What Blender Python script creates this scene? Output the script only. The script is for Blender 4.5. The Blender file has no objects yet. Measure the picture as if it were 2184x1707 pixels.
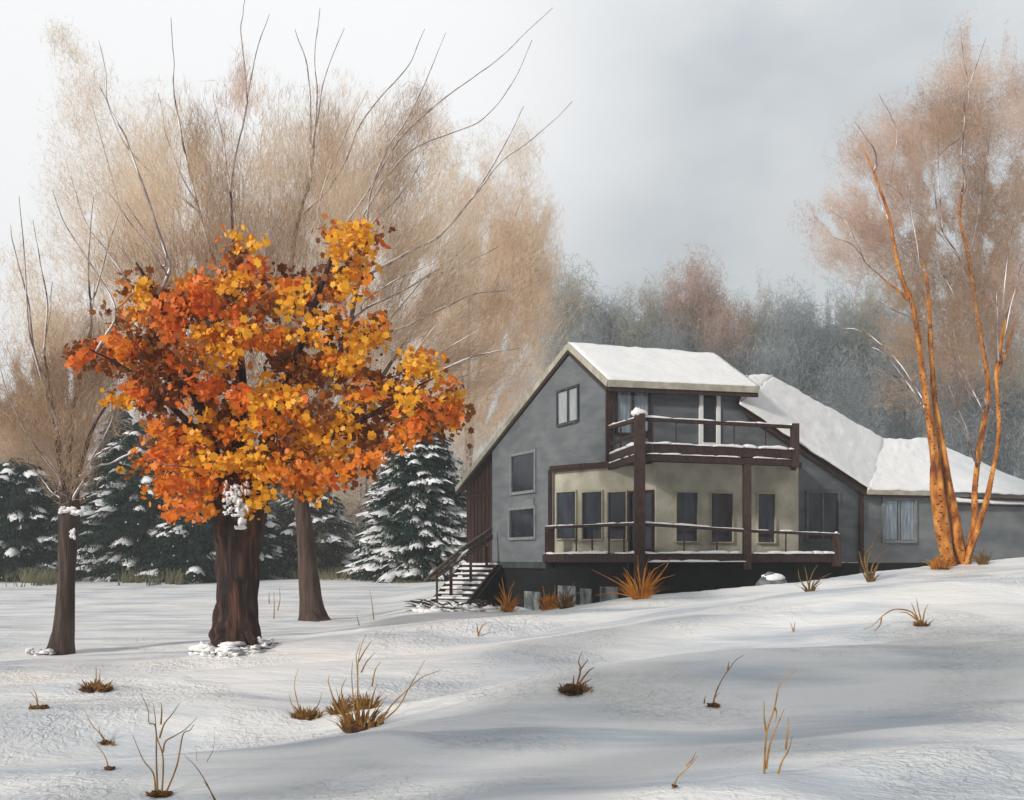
import bpy, math, random
import numpy as np
from mathutils import Vector
random.seed(7); rng = np.random.default_rng(11)
R = math.radians
sc = bpy.context.scene
col = sc.collection
F, U0, V0, EYE = 2342.0, 1092.0, 1190.0, 2.6     # focal length and level line of the lens, eye height

def P(u, v, y):
    return np.array([(u-U0)/F*y, y, EYE+(V0-v)/F*y])

# ------------------------------------------------------------------ noise
_lat = np.random.default_rng(5).random((256, 256))
def vn(x, y):
    x = np.asarray(x, float); y = np.asarray(y, float)
    xi = np.floor(x).astype(int); yi = np.floor(y).astype(int)
    fx = x-xi; fy = y-yi
    fx = fx*fx*fx*(fx*(fx*6-15)+10); fy = fy*fy*fy*(fy*(fy*6-15)+10)
    a = _lat[xi % 256, yi % 256]; b = _lat[(xi+1) % 256, yi % 256]
    c = _lat[xi % 256, (yi+1) % 256]; d = _lat[(xi+1) % 256, (yi+1) % 256]
    return (a*(1-fx)+b*fx)*(1-fy)+(c*(1-fx)+d*fx)*fy*1.0-0.5
def sm(a, b, x):
    t = np.clip((np.asarray(x, float)-a)/(b-a), 0, 1)
    return t*t*(3-2*t)

# ------------------------------------------------------------------ terrain
CX = [-60, -16, -10, -6.6, -3.4, -0.6, 1.9, 4.2, 8.6, 12.0, 14.3, 17.2, 30, 60]
CZ = [.1, .0, .05, .20, .56, .86, 1.20, 1.48, 1.86, 2.22, 2.44, 2.68, 3.4, 4.0]
CY = [34, 34, 34, 34, 34, 34, 33, 32, 33, 34.5, 35, 36, 38, 40]
BUMPS = []
def gz(x, y):
    x = np.asarray(x, float); y = np.asarray(y, float)
    zc = np.interp(x, CX, CZ); yc = np.interp(x, CX, CY)
    s = np.clip((y-7)/(yc-7), 0, 1)
    front = zc*(0.25*s+0.75*s*s*(3-2*s))
    back = .45*sm(-7, -3, x) + 1.0*sm(10, 18, x)
    far = 1.15*sm(46, 76, y)+0.4*sm(76, 100, y)
    hill = 16*sm(105, 260, y)+10*sm(260, 700, y)
    back = np.maximum(back*sm(36, 40, y)*(1-sm(56, 76, y)), 0)+far+hill
    t = sm(yc-.5, yc+7, y)
    z = front*(1-t)+back*t
    near = sm(4, 10, y)*(1-sm(60, 90, y))
    # long wind drifts running towards the right and away
    p = (x*-.34+y*.94); q = (x*.94+y*.34)
    dr = (vn(q/9+3.1, p/2.6+7.7)*.78+vn(q/4.3+11, p/1.2+2)*.24)
    crest = 1-.75*np.exp(-((y-yc)/5.0)**2)
    z = z+dr*near*crest*np.where(y > yc, .35, 1.0)*sm(-14, 2, x+0*y+ (34-y)*.25)**.5
    z = z+vn(x/1.1+5, y/1.1)*.045*near+vn(x/.45, y/.45)*.012*near
    z = z+vn(x/40, y/40)*6*sm(110, 260, y)
    for bx, by, br, bh in BUMPS: z = z+bh*np.exp(-((x-bx)**2+((y-by)*.8)**2)/br**2)
    return z
def hit(u, v):
    ys = np.arange(5, 70, .05)
    k = (u-U0)/F
    g = gz(k*ys, ys); l = EYE+(V0-v)/F*ys
    w = np.where(l <= g)[0]
    return float(ys[w[0]]) if len(w) else 34.0

# ------------------------------------------------------------------ materials
def new_mat(name):
    m = bpy.data.materials.new(name); m.use_nodes = True
    nt = m.node_tree; b = nt.nodes['Principled BSDF']
    return m, nt, b
def mat(name, c1, c2=None, scale=2.0, rough=.8, bump=.0, bscale=20, stretch=(1, 1, 1), c3=None, spec=.3, translucent=0, lo=.35, hi=.65, detail=5, boards=0):
    m, nt, b = new_mat(name)
    N = nt.nodes.new; L = nt.links.new
    b.inputs['Roughness'].default_value = rough
    b.inputs['Specular IOR Level'].default_value = spec
    tc = N('ShaderNodeTexCoord'); mp = N('ShaderNodeMapping'); mp.inputs['Scale'].default_value = stretch
    L(tc.outputs['Object'], mp.inputs['Vector'])
    colout = None
    if c2 is None:
        b.inputs['Base Color'].default_value = (*c1, 1)
    else:
        n = N('ShaderNodeTexNoise'); n.inputs['Scale'].default_value = scale; n.inputs['Detail'].default_value = detail
        L(mp.outputs[0], n.inputs['Vector'])
        r = N('ShaderNodeValToRGB'); e = r.color_ramp.elements
        e[0].position = lo; e[0].color = (*c1, 1); e[1].position = hi; e[1].color = (*c2, 1)
        if c3:
            x = e.new((lo+hi)/2); x.color = (*c3, 1)
        L(n.outputs[0], r.inputs[0]); L(r.outputs[0], b.inputs['Base Color']); colout = r.outputs[0]
    if bump:
        n2 = N('ShaderNodeTexNoise'); n2.inputs['Scale'].default_value = bscale; n2.inputs['Detail'].default_value = 6
        L(mp.outputs[0], n2.inputs['Vector'])
        bp = N('ShaderNodeBump'); bp.inputs['Strength'].default_value = bump; bp.inputs['Distance'].default_value = .05
        L(n2.outputs[0], bp.inputs['Height']); L(bp.outputs[0], b.inputs['Normal'])
    if boards:
        wv = N('ShaderNodeTexWave'); wv.wave_type = 'BANDS'; wv.bands_direction = 'Z'; wv.wave_profile = 'SAW'; wv.inputs['Scale'].default_value = .314/boards*1.0; wv.inputs['Distortion'].default_value = .0
        L(tc.outputs['Object'], wv.inputs['Vector'])
        b3 = N('ShaderNodeBump'); b3.inputs['Strength'].default_value = .6; b3.inputs['Distance'].default_value = .06; L(wv.outputs['Fac'], b3.inputs['Height'])
        if bump: L(bp.outputs[0], b3.inputs['Normal'])
        L(b3.outputs[0], b.inputs['Normal'])
    if translucent:
        tr = N('ShaderNodeBsdfTranslucent'); mx = N('ShaderNodeMixShader'); mx.inputs[0].default_value = translucent
        if colout: L(colout, tr.inputs['Color'])
        else: tr.inputs['Color'].default_value = (*c1, 1)
        out = nt.nodes['Material Output']
        L(b.outputs[0], mx.inputs[1]); L(tr.outputs[0], mx.inputs[2]); L(mx.outputs[0], out.inputs[0])
    return m
M = {}
M['snow'] = mat('roof snow', (.86, .87, .88), (.93, .93, .92), 1.2, .75, .55, 5, spec=.2)
M['clean_snow'] = mat('clumped snow', (.88, .88, .90), (.95, .95, .94), 3, .7, .4, 14, spec=.2)
M['siding'] = mat('grey painted siding', (.126, .142, .154), (.178, .193, .205), .9, .75, .35, 4, (1, 1, 3.2), boards=.42)
M['upper_siding'] = mat('slate painted siding', (.10, .115, .13), (.165, .18, .19), 1.1, .75, .4, 4, (1, 1, 2.5), boards=.42)
M['wing_siding'] = mat('weathered wing siding', (.13, .145, .155), (.225, .235, .24), .7, .75, .35, 4, (1, 1, 2), boards=.42)
M['tan'] = mat('tan stucco', (.38, .355, .275), (.62, .585, .475), 1.1, .8, .8, 5, (1, 1, 1), c3=(.50, .47, .375))
M['brown'] = mat('dark brown timber', (.026, .014, .012), (.065, .034, .028), 4, .7, .4, 20, (3, 3, 1))
M['barn'] = mat('red brown boards', (.022, .012, .011), (.085, .036, .028), 3.5, .8, .5, 8, (6, 6, .25))
M['fascia'] = mat('pale fascia', (.34, .32, .25), (.50, .48, .40), 3, .7, .3, 12)
M['dark'] = mat('crawlspace shade black', (.003, .004, .004), (.010, .012, .012), 1.2, .9, .3, 8)  # near black: shade of the crawlspace is put into the colour
M['ledge'] = mat('green grey ledge', (.03, .042, .038), (.06, .075, .072), 2, .9, .3, 8)
M['concrete'] = mat('stained concrete', (.05, .06, .06), (.30, .33, .33), 1.6, .9, .5, 10, (1.5, 1.5, .8))
M['pane'] = mat('dark window glass', (.014, .018, .026), (.05, .062, .08), 1.3, .08, .08, 1.5, (2, 2, .6), spec=.6)
M['pane_black'] = mat('unlit window glass', (.012, .015, .022), (.03, .036, .048), 1.3, .08, .08, 1.5, (2, 2, .6), spec=.6)
M['curtain'] = mat('pale curtain', (.30, .34, .36), (.50, .53, .53), 3, .9, .2, 20, (4, 4, .5))
M['blue_curtain'] = mat('blue grey curtain', (.16, .21, .27), (.36, .42, .48), 3, .9, .2, 20, (4, 4, .5))
M['white_paint'] = mat('white door casing', (.78, .79, .80), (.88, .88, .87), 4, .5, .2, 20)
M['win_frame'] = mat('grey window casing', (.17, .185, .195), (.24, .25, .255), 4, .6, .2, 20)
M['tan_frame'] = mat('tan window casing', (.40, .37, .26), (.52, .48, .36), 4, .6, .2, 20)
M['rail_wood'] = mat('weathered handrail', (.06, .045, .036), (.16, .125, .10), 5, .8, .5, 14, (2, 2, 2))
M['bark_dark'] = mat('maple bark', (.014, .010, .010), (.115, .050, .030), 2.2, .85, 1.0, 9, (3.4, 3.4, .4), c3=(.036, .020, .016))
M['bark_left'] = mat('brown bark', (.030, .020, .018), (.10, .066, .055), 2.0, .85, .9, 8, (4, 4, .4))
M['bark_far'] = mat('far trunk bark', (.045, .028, .022), (.11, .068, .052), 2.2, .85, .7, 8, (4, 4, .4))
M['branch'] = mat('bare branch bark', (.10, .068, .066), (.48, .40, .39), 3, .8, .3, 14)
M['twig_tan'] = mat('tan twig bark', (.70, .54, .39), (.94, .80, .63), .5, .9, translucent=.5, detail=2)
M['twig_brown'] = mat('brown twig bark', (.36, .245, .165), (.64, .48, .34), .55, .9, translucent=.45, detail=2)
M['twig_pink'] = mat('pinkish twig bark', (.52, .36, .27), (.90, .73, .62), .7, .9, translucent=.5, detail=3)
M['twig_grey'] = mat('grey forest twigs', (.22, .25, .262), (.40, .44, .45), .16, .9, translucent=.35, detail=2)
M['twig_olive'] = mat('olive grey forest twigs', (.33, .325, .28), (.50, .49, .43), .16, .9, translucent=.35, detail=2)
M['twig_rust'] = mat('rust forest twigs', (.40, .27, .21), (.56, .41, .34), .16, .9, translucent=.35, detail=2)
M['orange_bark'] = mat('orange birch bark', (.17, .05, .014), (.70, .33, .08), 4.0, .85, 1.0, 12, (1, 1, .45), c3=(.47, .165, .03), lo=.33, hi=.67)
M['bark_mark'] = mat('dark bark marks', (.05, .018, .008), (.13, .045, .012), 4, .8)
M['leaf_rust'] = mat('rust leaves', (.17, .046, .006), (.32, .105, .011), .8, .55, translucent=.25, spec=.4)
M['leaf_orange'] = mat('orange leaves', (.70, .19, .012), (.84, .27, .016), .8, .5, translucent=.3, spec=.4)
M['leaf_red'] = mat('red orange leaves', (.70, .145, .016), (.82, .21, .02), .8, .5, translucent=.3, spec=.4)
M['leaf_yellow'] = mat('golden leaves', (.84, .38, .012), (.93, .50, .03), .8, .5, translucent=.3, spec=.4)
M['needle'] = mat('dark green needles', (.008, .024, .017), (.022, .048, .034), 1.2, .9, spec=.05)
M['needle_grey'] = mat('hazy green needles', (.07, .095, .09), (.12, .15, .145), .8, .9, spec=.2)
M['needle_olive'] = mat('olive needles', (.04, .052, .032), (.105, .11, .07), .8, .9, spec=.2)
M['reed'] = mat('golden dry stems', (.26, .125, .025), (.52, .29, .07), 6, .7, translucent=.15)
M['reed_dark'] = mat('brown dry blades', (.16, .075, .018), (.36, .19, .045), 6, .8, translucent=.1)
M['reed_orange'] = mat('orange dry grass', (.42, .14, .016), (.66, .27, .03), 6, .7, translucent=.2)
M['reed_olive'] = mat('olive dry grass', (.10, .06, .018), (.22, .13, .035), 6, .8)
M['shade_grass'] = mat('dead grass as olive shade', (.10, .10, .06), (.24, .22, .13), .6, .9, translucent=.2)
M['crust'] = mat('broken crust', (.80, .80, .80), (.88, .88, .875), 3, .8, .4, 20)
M['clump'] = mat('frozen root clump', (.045, .02, .008), (.17, .075, .02), 9, .9, .6, 25)
M['rock'] = mat('grey rock', (.04, .045, .048), (.22, .235, .24), 4, .85, .8, 10)
M['brush'] = mat('dark brush wood', (.02, .018, .016), (.07, .055, .05), 6, .85, .4, 20)

def glass_mat():
    m, nt, b = new_mat('clear window glass')
    N = nt.nodes.new; L = nt.links.new
    tr = N('ShaderNodeBsdfTransparent'); gl = N('ShaderNodeBsdfGlossy'); gl.inputs['Roughness'].default_value = .1
    mx = N('ShaderNodeMixShader'); mx.inputs[0].default_value = .08
    L(tr.outputs[0], mx.inputs[1]); L(gl.outputs[0], mx.inputs[2]); L(mx.outputs[0], nt.nodes['Material Output'].inputs[0])
    return m
M['glass'] = glass_mat()

def ground_mat():
    m, nt, b = new_mat('field snow')
    N = nt.nodes.new; L = nt.links.new
    b.inputs['Roughness'].default_value = .7; b.inputs['Specular IOR Level'].default_value = .25
    tc = N('ShaderNodeTexCoord')
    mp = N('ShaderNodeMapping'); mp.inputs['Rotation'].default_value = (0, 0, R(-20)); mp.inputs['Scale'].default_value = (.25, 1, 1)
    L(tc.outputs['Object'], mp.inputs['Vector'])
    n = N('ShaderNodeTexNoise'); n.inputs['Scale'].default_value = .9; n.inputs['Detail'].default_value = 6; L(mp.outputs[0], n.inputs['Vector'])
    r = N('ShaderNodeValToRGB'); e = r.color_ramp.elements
    e[0].position = .36; e[0].color = (.58, .62, .67, 1); e[1].position = .56; e[1].color = (.90, .895, .885, 1)  # blue grey streaks: soft shade bands mixed into the snow colour
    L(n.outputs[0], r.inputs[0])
    # faint straw coloured ground showing through thin snow
    n3 = N('ShaderNodeTexNoise'); n3.inputs['Scale'].default_value = .16; n3.inputs['Detail'].default_value = 4; L(tc.outputs['Object'], n3.inputs['Vector'])
    r3 = N('ShaderNodeValToRGB'); e = r3.color_ramp.elements
    e[0].position = .52; e[0].color = (0, 0, 0, 1); e[1].position = .72; e[1].color = (.45, .45, .45, 1)
    L(n3.outputs[0], r3.inputs[0])
    mx = N('ShaderNodeMixRGB'); mx.inputs['Color2'].default_value = (.80, .74, .68, 1)
    L(r3.outputs[0], mx.inputs[0]); L(r.outputs[0], mx.inputs['Color1']); L(mx.outputs[0], b.inputs['Base Color'])
    # brush-like crust: long fine ridges plus crumbly patches
    mp2 = N('ShaderNodeMapping'); mp2.inputs['Rotation'].default_value = (0, 0, R(-14)); mp2.inputs['Scale'].default_value = (.35, 1.6, 1)
    L(tc.outputs['Object'], mp2.inputs['Vector'])
    n4 = N('ShaderNodeTexNoise'); n4.inputs['Scale'].default_value = 3.5; n4.inputs['Detail'].default_value = 8; n4.inputs['Roughness'].default_value = .65
    L(mp2.outputs[0], n4.inputs['Vector'])
    n5 = N('ShaderNodeTexNoise'); n5.inputs['Scale'].default_value = 7; n5.inputs['Detail'].default_value = 6; n5.inputs['Distortion'].default_value = 1.2
    L(tc.outputs['Object'], n5.inputs['Vector'])
    n6 = N('ShaderNodeTexNoise'); n6.inputs['Scale'].default_value = .35; n6.inputs['Detail'].default_value = 3; L(tc.outputs['Object'], n6.inputs['Vector'])
    r6 = N('ShaderNodeValToRGB'); e = r6.color_ramp.elements; e[0].position = .46; e[1].position = .6
    L(n6.outputs[0], r6.inputs[0])
    mu = N('ShaderNodeMath'); mu.operation = 'MULTIPLY'; L(n5.outputs[0], mu.inputs[0]); L(r6.outputs[0], mu.inputs[1])
    b1 = N('ShaderNodeBump'); b1.inputs['Strength'].default_value = .65; b1.inputs['Distance'].default_value = .12; L(n4.outputs[0], b1.inputs['Height'])
    b2 = N('ShaderNodeBump'); b2.inputs['Strength'].default_value = .9; b2.inputs['Distance'].default_value = .12; L(mu.outputs[0], b2.inputs['Height'])
    L(b1.outputs[0], b2.inputs['Normal']); L(b2.outputs[0], b.inputs['Normal'])
    return m
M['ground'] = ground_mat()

# ------------------------------------------------------------------ mesh collecting
class MB:
    def __init__(s): s.v = []; s.f = []; s.m = []; s.n = 0
    def add(s, v, f, mi=0):
        v = np.asarray(v, float).reshape(-1, 3)
        s.v.append(v); n = s.n
        for q in f: s.f.append(tuple(int(i)+n for i in q)); s.m.append(mi)
        s.n += len(v)
    def quads(s, V, mi):      # V: N x 4 x 3 ; mi: array or int
        V = np.asarray(V); N = len(V)
        if N == 0: return
        k = V.shape[1]
        s.v.append(V.reshape(-1, 3))
        idx = (np.arange(N*k).reshape(N, k)+s.n).tolist()
        s.f += [tuple(q) for q in idx]
        s.m += (list(map(int, mi)) if hasattr(mi, '__len__') else [mi]*N)
        s.n += N*k
    def box(s, a, b, mi=0):
        (x0, y0, z0), (x1, y1, z1) = a, b
        v = [(x, y, z) for x in (x0, x1) for y in (y0, y1) for z in (z0, z1)]
        s.add(v, [(0, 1, 3, 2), (4, 6, 7, 5), (0, 4, 5, 1), (2, 3, 7, 6), (0, 2, 6, 4), (1, 5, 7, 3)], mi)
    def beam(s, p0, p1, w, h, mi=0, top=None):   # h vertical, w across
        p0 = np.array(p0, float); p1 = np.array(p1, float); d = p1-p0; d /= np.linalg.norm(d)
        up = np.array([0, 0, 1.0])
        if abs(d[2]) > .9: up = np.array([0, -1.0, 0])
        a = np.cross(d, up); a /= np.linalg.norm(a); b = np.cross(a, d)
        vs = []
        for p in (p0, p1):
            for sa, sb in ((-1, -1), (1, -1), (1, 1), (-1, 1)):
                vs.append(p+a*sa*w/2+b*sb*h/2)
        s.add(vs, [(3, 2, 1, 0), (4, 5, 6, 7), (0, 1, 5, 4), (1, 2, 6, 5), (2, 3, 7, 6), (3, 0, 4, 7)], mi)
    def slab(s, pts, t, mi=0):
        pts = [np.array(p, float) for p in pts]; t = np.array(t, float); n = len(pts)
        vs = pts+[p+t for p in pts]
        fs = [tuple(range(n)), tuple(range(2*n-1, n-1, -1))]+[(i, (i+1) % n, n+(i+1) % n, n+i)[::-1] for i in range(n)]
        s.add(vs, fs, mi)
    def tube(s, pts, rad, sides=7, rough=0.0, mi=0, seed=0, caps=True):
        pts = np.array(pts, float); rad = np.array(rad, float); n = len(pts)
        t = np.gradient(pts, axis=0); t /= (np.linalg.norm(t, axis=1)[:, None]+1e-9)
        ref = np.array([0.13, -1, .05]) if abs(t[0][1]) < .9 else np.array([1.0, 0, 0])
        V = np.zeros((n, sides, 3)); ang = np.arange(sides)*2*np.pi/sides
        for i in range(n):
            a = np.cross(t[i], ref); a /= np.linalg.norm(a)+1e-9; b = np.cross(t[i], a)
            r = rad[i]*np.ones(sides)
            if rough:
                r = r*(1+(.05*vn(ang*9+seed, i*.09+ang*0)+.035*vn(ang*17+seed, i*.2+ang*0) if sides > 40 else 0)+rough*2*vn(np.cos(ang)*1.6+seed+7, np.sin(ang)*1.6+i*.22+seed)+rough*vn(ang*3+seed, i*.15+ang*0))
            V[i] = pts[i]+np.outer(np.cos(ang)*r, a)+np.outer(np.sin(ang)*r, b)
        f = []
        for i in range(n-1):
            for k in range(sides):
                k2 = (k+1) % sides
                f.append((i*sides+k, i*sides+k2, (i+1)*sides+k2, (i+1)*sides+k))
        if caps:
            f.append(tuple(range(sides))[::-1]); f.append(tuple((n-1)*sides+k for k in range(sides)))
        s.add(V.reshape(-1, 3), f, mi)
    def build(s, name, mats, parent=None, smooth=False, origin=None):
        if not isinstance(mats, (list, tuple)): mats = [mats]
        me = bpy.data.meshes.new(name)
        v = np.concatenate(s.v) if s.v else np.zeros((0, 3))
        off = np.array(parent.matrix_world.translation if parent is None else root_loc(parent), float) if parent is not None else np.array(origin if origin is not None else (0, 0, 0), float)
        me.from_pydata((v-off).tolist(), [], s.f)
        for m in mats: me.materials.append(M[m] if isinstance(m, str) else m)
        if len(mats) > 1: me.polygons.foreach_set('material_index', s.m)
        if smooth: me.polygons.foreach_set('use_smooth', [True]*len(me.polygons))
        me.update()
        o = bpy.data.objects.new(name, me); col.objects.link(o)
        if parent is not None: o.parent = parent
        else: o.location = off
        return o
def root_loc(o):
    L_ = np.zeros(3)
    while o is not None:
        L_ += np.array(o.location); o = o.parent
    return L_
def empty(name, loc, label, cat, group=None):
    o = bpy.data.objects.new(name, None); col.objects.link(o); o.location = tuple(float(a) for a in loc)
    o.empty_display_size = .3
    o['label'] = label; o['category'] = cat
    if group: o['group'] = group
    return o
def tag(o, kind=None, label=None, cat=None, group=None):
    if kind: o['kind'] = kind
    if label: o['label'] = label
    if cat: o['category'] = cat
    if group: o['group'] = group
    return o
def child(name, parent, loc=None):
    o = bpy.data.objects.new(name, None); col.objects.link(o); o.parent = parent; return o

def smooth_line(pts, per=5):
    pts = np.array(pts, float); n = len(pts)
    if n < 3:
        return np.array([pts[0]+(pts[-1]-pts[0])*t for t in np.linspace(0, 1, per+1)])
    q = np.vstack([2*pts[0]-pts[1], pts, 2*pts[-1]-pts[-2]]); out = []
    for i in range(1, n):
        a, b, c, d = q[i-1], q[i], q[i+1], q[i+2]
        for t in np.linspace(0, 1, per, endpoint=False):
            out.append(.5*((2*b)+(-a+c)*t+(2*a-5*b+4*c-d)*t*t+(-a+3*b-3*c+d)*t**3))
    out.append(pts[-1]); return np.array(out)

def blob(mb, c, r, seed=0, lump=.3, seg=10, ring=6, mi=0):   # lumpy closed body
    c = np.array(c, float); r = np.array(r, float)
    th = np.linspace(0, np.pi, ring+1)[1:-1]; ph = np.arange(seg)*2*np.pi/seg
    V = [c+np.array([0, 0, r[2]])]
    for t in th:
        for p in ph:
            d = np.array([math.sin(t)*math.cos(p), math.sin(t)*math.sin(p), math.cos(t)])
            k = 1+lump*2*float(vn(d[0]*1.7+seed*3.1+20, d[1]*1.7+d[2]*2.3+seed))
            V.append(c+d*r*k)
    V.append(c-np.array([0, 0, r[2]]))
    f = []
    n = len(th)
    for k in range(seg):
        k2 = (k+1) % seg
        f.append((0, 1+k, 1+k2)); f.append((len(V)-1, 1+(n-1)*seg+k2, 1+(n-1)*seg+k))
        for i in range(n-1):
            f.append((1+i*seg+k, 1+(i+1)*seg+k, 1+(i+1)*seg+k2, 1+i*seg+k2))
    mb.add(V, f, mi)

def snowpatch(mb, c00, c10, c11, c01, th, nu, nv, rag=.05, seed=0, mi=0, lump=.35):
    c00, c10, c11, c01 = [np.array(c, float) for c in (c00, c10, c11, c01)]
    U, W = np.meshgrid(np.linspace(0, 1, nu+1), np.linspace(0, 1, nv+1), indexing='ij')
    B = (c00[None, None]*((1-U)*(1-W))[..., None]+c10[None, None]*(U*(1-W))[..., None]+c11[None, None]*(U*W)[..., None]+c01[None, None]*((1-U)*W)[..., None])
    lu = np.linalg.norm(c10-c00); lv = np.linalg.norm(c01-c00)
    du = np.minimum(U, 1-U)*lu; dv = np.minimum(W, 1-W)*lv
    e = np.clip(np.minimum(du, dv)/(th*1.2), 0, 1)
    prof = .55+.45*np.sqrt(np.clip(1-(1-e)**2, 0, 1))
    n1 = vn(U*lu/.9+seed*5.3, W*lv/.9+seed)+.5*vn(U*lu/.3+seed, W*lv/.3+3)
    T = B.copy(); T[..., 2] += th*prof*(1+lump*2*n1)
    edge = (np.minimum(U, 1-U) < 1e-6) | (np.minimum(W, 1-W) < 1e-6)
    jit = vn(U*lu/.35+9, W*lv/.35+seed*2)*rag*2
    T[..., 2] += np.where(edge, jit, 0)
    B[..., 2] += np.where(edge, np.minimum(jit, 0)*.8, 0)
    nn = (nu+1)*(nv+1); idx = np.arange(nn).reshape(nu+1, nv+1)
    f = []
    for i in range(nu):
        for j in range(nv):
            a, b, c, d = idx[i, j], idx[i+1, j], idx[i+1, j+1], idx[i, j+1]
            f.append((a, b, c, d)); f.append((a+nn, d+nn, c+nn, b+nn))
    rim = [idx[i, 0] for i in range(nu)]+[idx[nu, j] for j in range(nv)]+[idx[i, nv] for i in range(nu, 0, -1)]+[idx[0, j] for j in range(nv, 0, -1)]
    for k in range(len(rim)):
        a, b = rim[k], rim[(k+1) % len(rim)]
        f.append((a, a+nn, b+nn, b))
    mb.add(np.concatenate([T.reshape(-1, 3), B.reshape(-1, 3)]), f, mi)
def snowbeam(mb, p0, p1, w, h, seed=0, skip=.0):
    p0 = np.array(p0, float); p1 = np.array(p1, float); d = p1-p0; L_ = np.linalg.norm(d); d /= L_
    a = np.cross(d, [0, 0, 1.0]); a /= np.linalg.norm(a)
    rr = random.Random(seed); t = 0
    while t < L_-.05:
        seg = min(L_-t, rr.uniform(.4, 1.8)); q0 = p0+d*t; q1 = p0+d*(t+seg)
        snowpatch(mb, q0-a*w/2, q1-a*w/2, q1+a*w/2, q0+a*w/2, h*rr.uniform(.6, 1.3), max(2, int(seg/.12)), 3, h*.3, rr.randint(0, 90), lump=.6)
        t += seg+(rr.uniform(.1, .6) if rr.random() < skip else .01)

_b = []
for bu, bv, br, bh in ((770, 1600, .75, .10), (1632, 1668, .5, .07), (1228, 1490, .5, -.05), (1966, 1350, .6, .08), (655, 1540, .4, -.05), (207, 1478, .4, .05), (1437, 1696, .35, .05), (335, 1705, .35, -.04), (1520, 1516, .35, .05), (850, 1590, .5, .08), (1475, 1330, 1.0, .10), (2060, 1268, 1.1, .10), (1080, 1400, .8, .06)):
    by = hit(bu, bv); _b.append(((bu-U0)/F*by, by, br, bh))
BUMPS += _b
# ------------------------------------------------------------------ ground sheet
def axis(lo, hi, step, far, g=1.12):
    a = list(np.arange(lo, hi, step)); s = step; x = hi
    while x < far: a.append(x); s *= g; x += s
    a.append(far); s = step; x = lo-step; b = []
    while x > -far: b.append(x); s *= g; x -= s
    b.append(-far); return np.array(b[::-1]+a)
gx = axis(-20, 22, .17, 2500); gy = axis(8, 46, .15, 3000)
X, Y = np.meshgrid(gx, gy, indexing='ij'); Z = gz(X, Y)
V = np.stack([X, Y, Z], -1).reshape(-1, 3); idx = np.arange(len(V)).reshape(X.shape)
fc = np.stack([idx[:-1, :-1], idx[1:, :-1], idx[1:, 1:], idx[:-1, 1:]], -1).reshape(-1, 4)
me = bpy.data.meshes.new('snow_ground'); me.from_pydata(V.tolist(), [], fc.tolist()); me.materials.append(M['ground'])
me.polygons.foreach_set('use_smooth', [True]*len(me.polygons))
go = bpy.data.objects.new('snow_ground', me); col.objects.link(go); go['kind'] = 'structure'

# ------------------------------------------------------------------ house
class Wall:
    def __init__(s, a, b):
        s.a = np.array(a, float); s.b = np.array(b, float); s.L = np.linalg.norm(s.b-s.a); s.d = (s.b-s.a)/s.L
        n = np.array([s.d[1], -s.d[0]]);
        if np.dot(n, -s.a) < 0: n = -n
        s.n = n
    def su(s, u):
        k = (u-U0)/F; return (k*s.a[1]-s.a[0])/(s.d[0]-k*s.d[1])
    def z(s, S, v): return EYE+(V0-v)/F*(s.a[1]+S*s.d[1])
    def pt(s, S, z, o=0):
        q = s.a+s.d*S+s.n*o; return np.array([q[0], q[1], z])
    def uv(s, u, v, o=0):
        S = s.su(u); return s.pt(S, s.z(S, v), o)
    def box(s, mb, s0, s1, z0, z1, o0, o1, mi=0):
        mb.slab([s.pt(s0, z0, o1), s.pt(s1, z0, o1), s.pt(s1, z1, o1), s.pt(s0, z1, o1)], np.append(s.n*(o0-o1), 0), mi)
    def rect(s, u0, v0, u1, v1):
        a, b = sorted((s.su(u0), s.su(u1))); m = (a+b)/2
        return a, b, s.z(m, v1), s.z(m, v0)
GW = Wall((3.5, 40), (-.9, 50)); FW = Wall((3.5, 40), (13.77, 43.1))
house = empty('house', (4.5, 42, .3), 'grey two storey house with snow covered roofs, brown timber decks and a tan sunroom', 'house')

dF3 = np.array([FW.d[0], FW.d[1], 0])
R0 = P(1213, 733, 42.75); R1 = P(1525, 757, 44.6); E0 = P(1297, 812, 39.5); E1 = P(1617, 826, 41.25)
L0 = P(973, 1040, 54.0); L1 = L0+dF3*8.5
def under(p, dz): q = np.array(p, float); q[2] -= dz; return q
# gable wall
sP = GW.su(1213); sA = GW.L; sL = GW.su(983)
mb = MB()
zE = E0[2]-.42; zP = R0[2]-.45; zL = L0[2]-.40
def rz(S):   # roof underside along the gable
    sLL = GW.su(974); return zP+(zL-zP)*(S-sP)/(sLL-sP)
GW.slab = None
def gpoly(mb, W, pts, o0, o1, mi=0):
    mb.slab([W.pt(a, b, o1) for a, b in pts], np.append(W.n*(o0-o1), 0), mi)
gpoly(mb, GW, [(0, 2.42), (0, zE), (sP, zP), (sA, rz(sA)), (sA, 2.42)], -.25, 0)
mb.build('gable_wall', 'siding', house)
mb = MB(); gpoly(mb, GW, [(sA+.01, 2.2), (sA+.01, rz(sA)), (sL, rz(sL)), (sL, 2.2)], -.6, -.3)
bw = mb.build('boarded_wall', 'barn', house); bw['label'] = 'dark red brown vertical boards at the low end of the gable'
mb = MB()
for k in range(9):
    S = sA+.2+(sL-sA-.3)*k/8; GW.box(mb, S-.025, S+.025, 2.2, rz(S)-.05, -.3, -.27)
GW.box(mb, sA, sL, GW.z(sA, 1052), GW.z(sA, 1052)+.08, -.3, -.25)
mb.build('batten', 'barn', bw)
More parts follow.
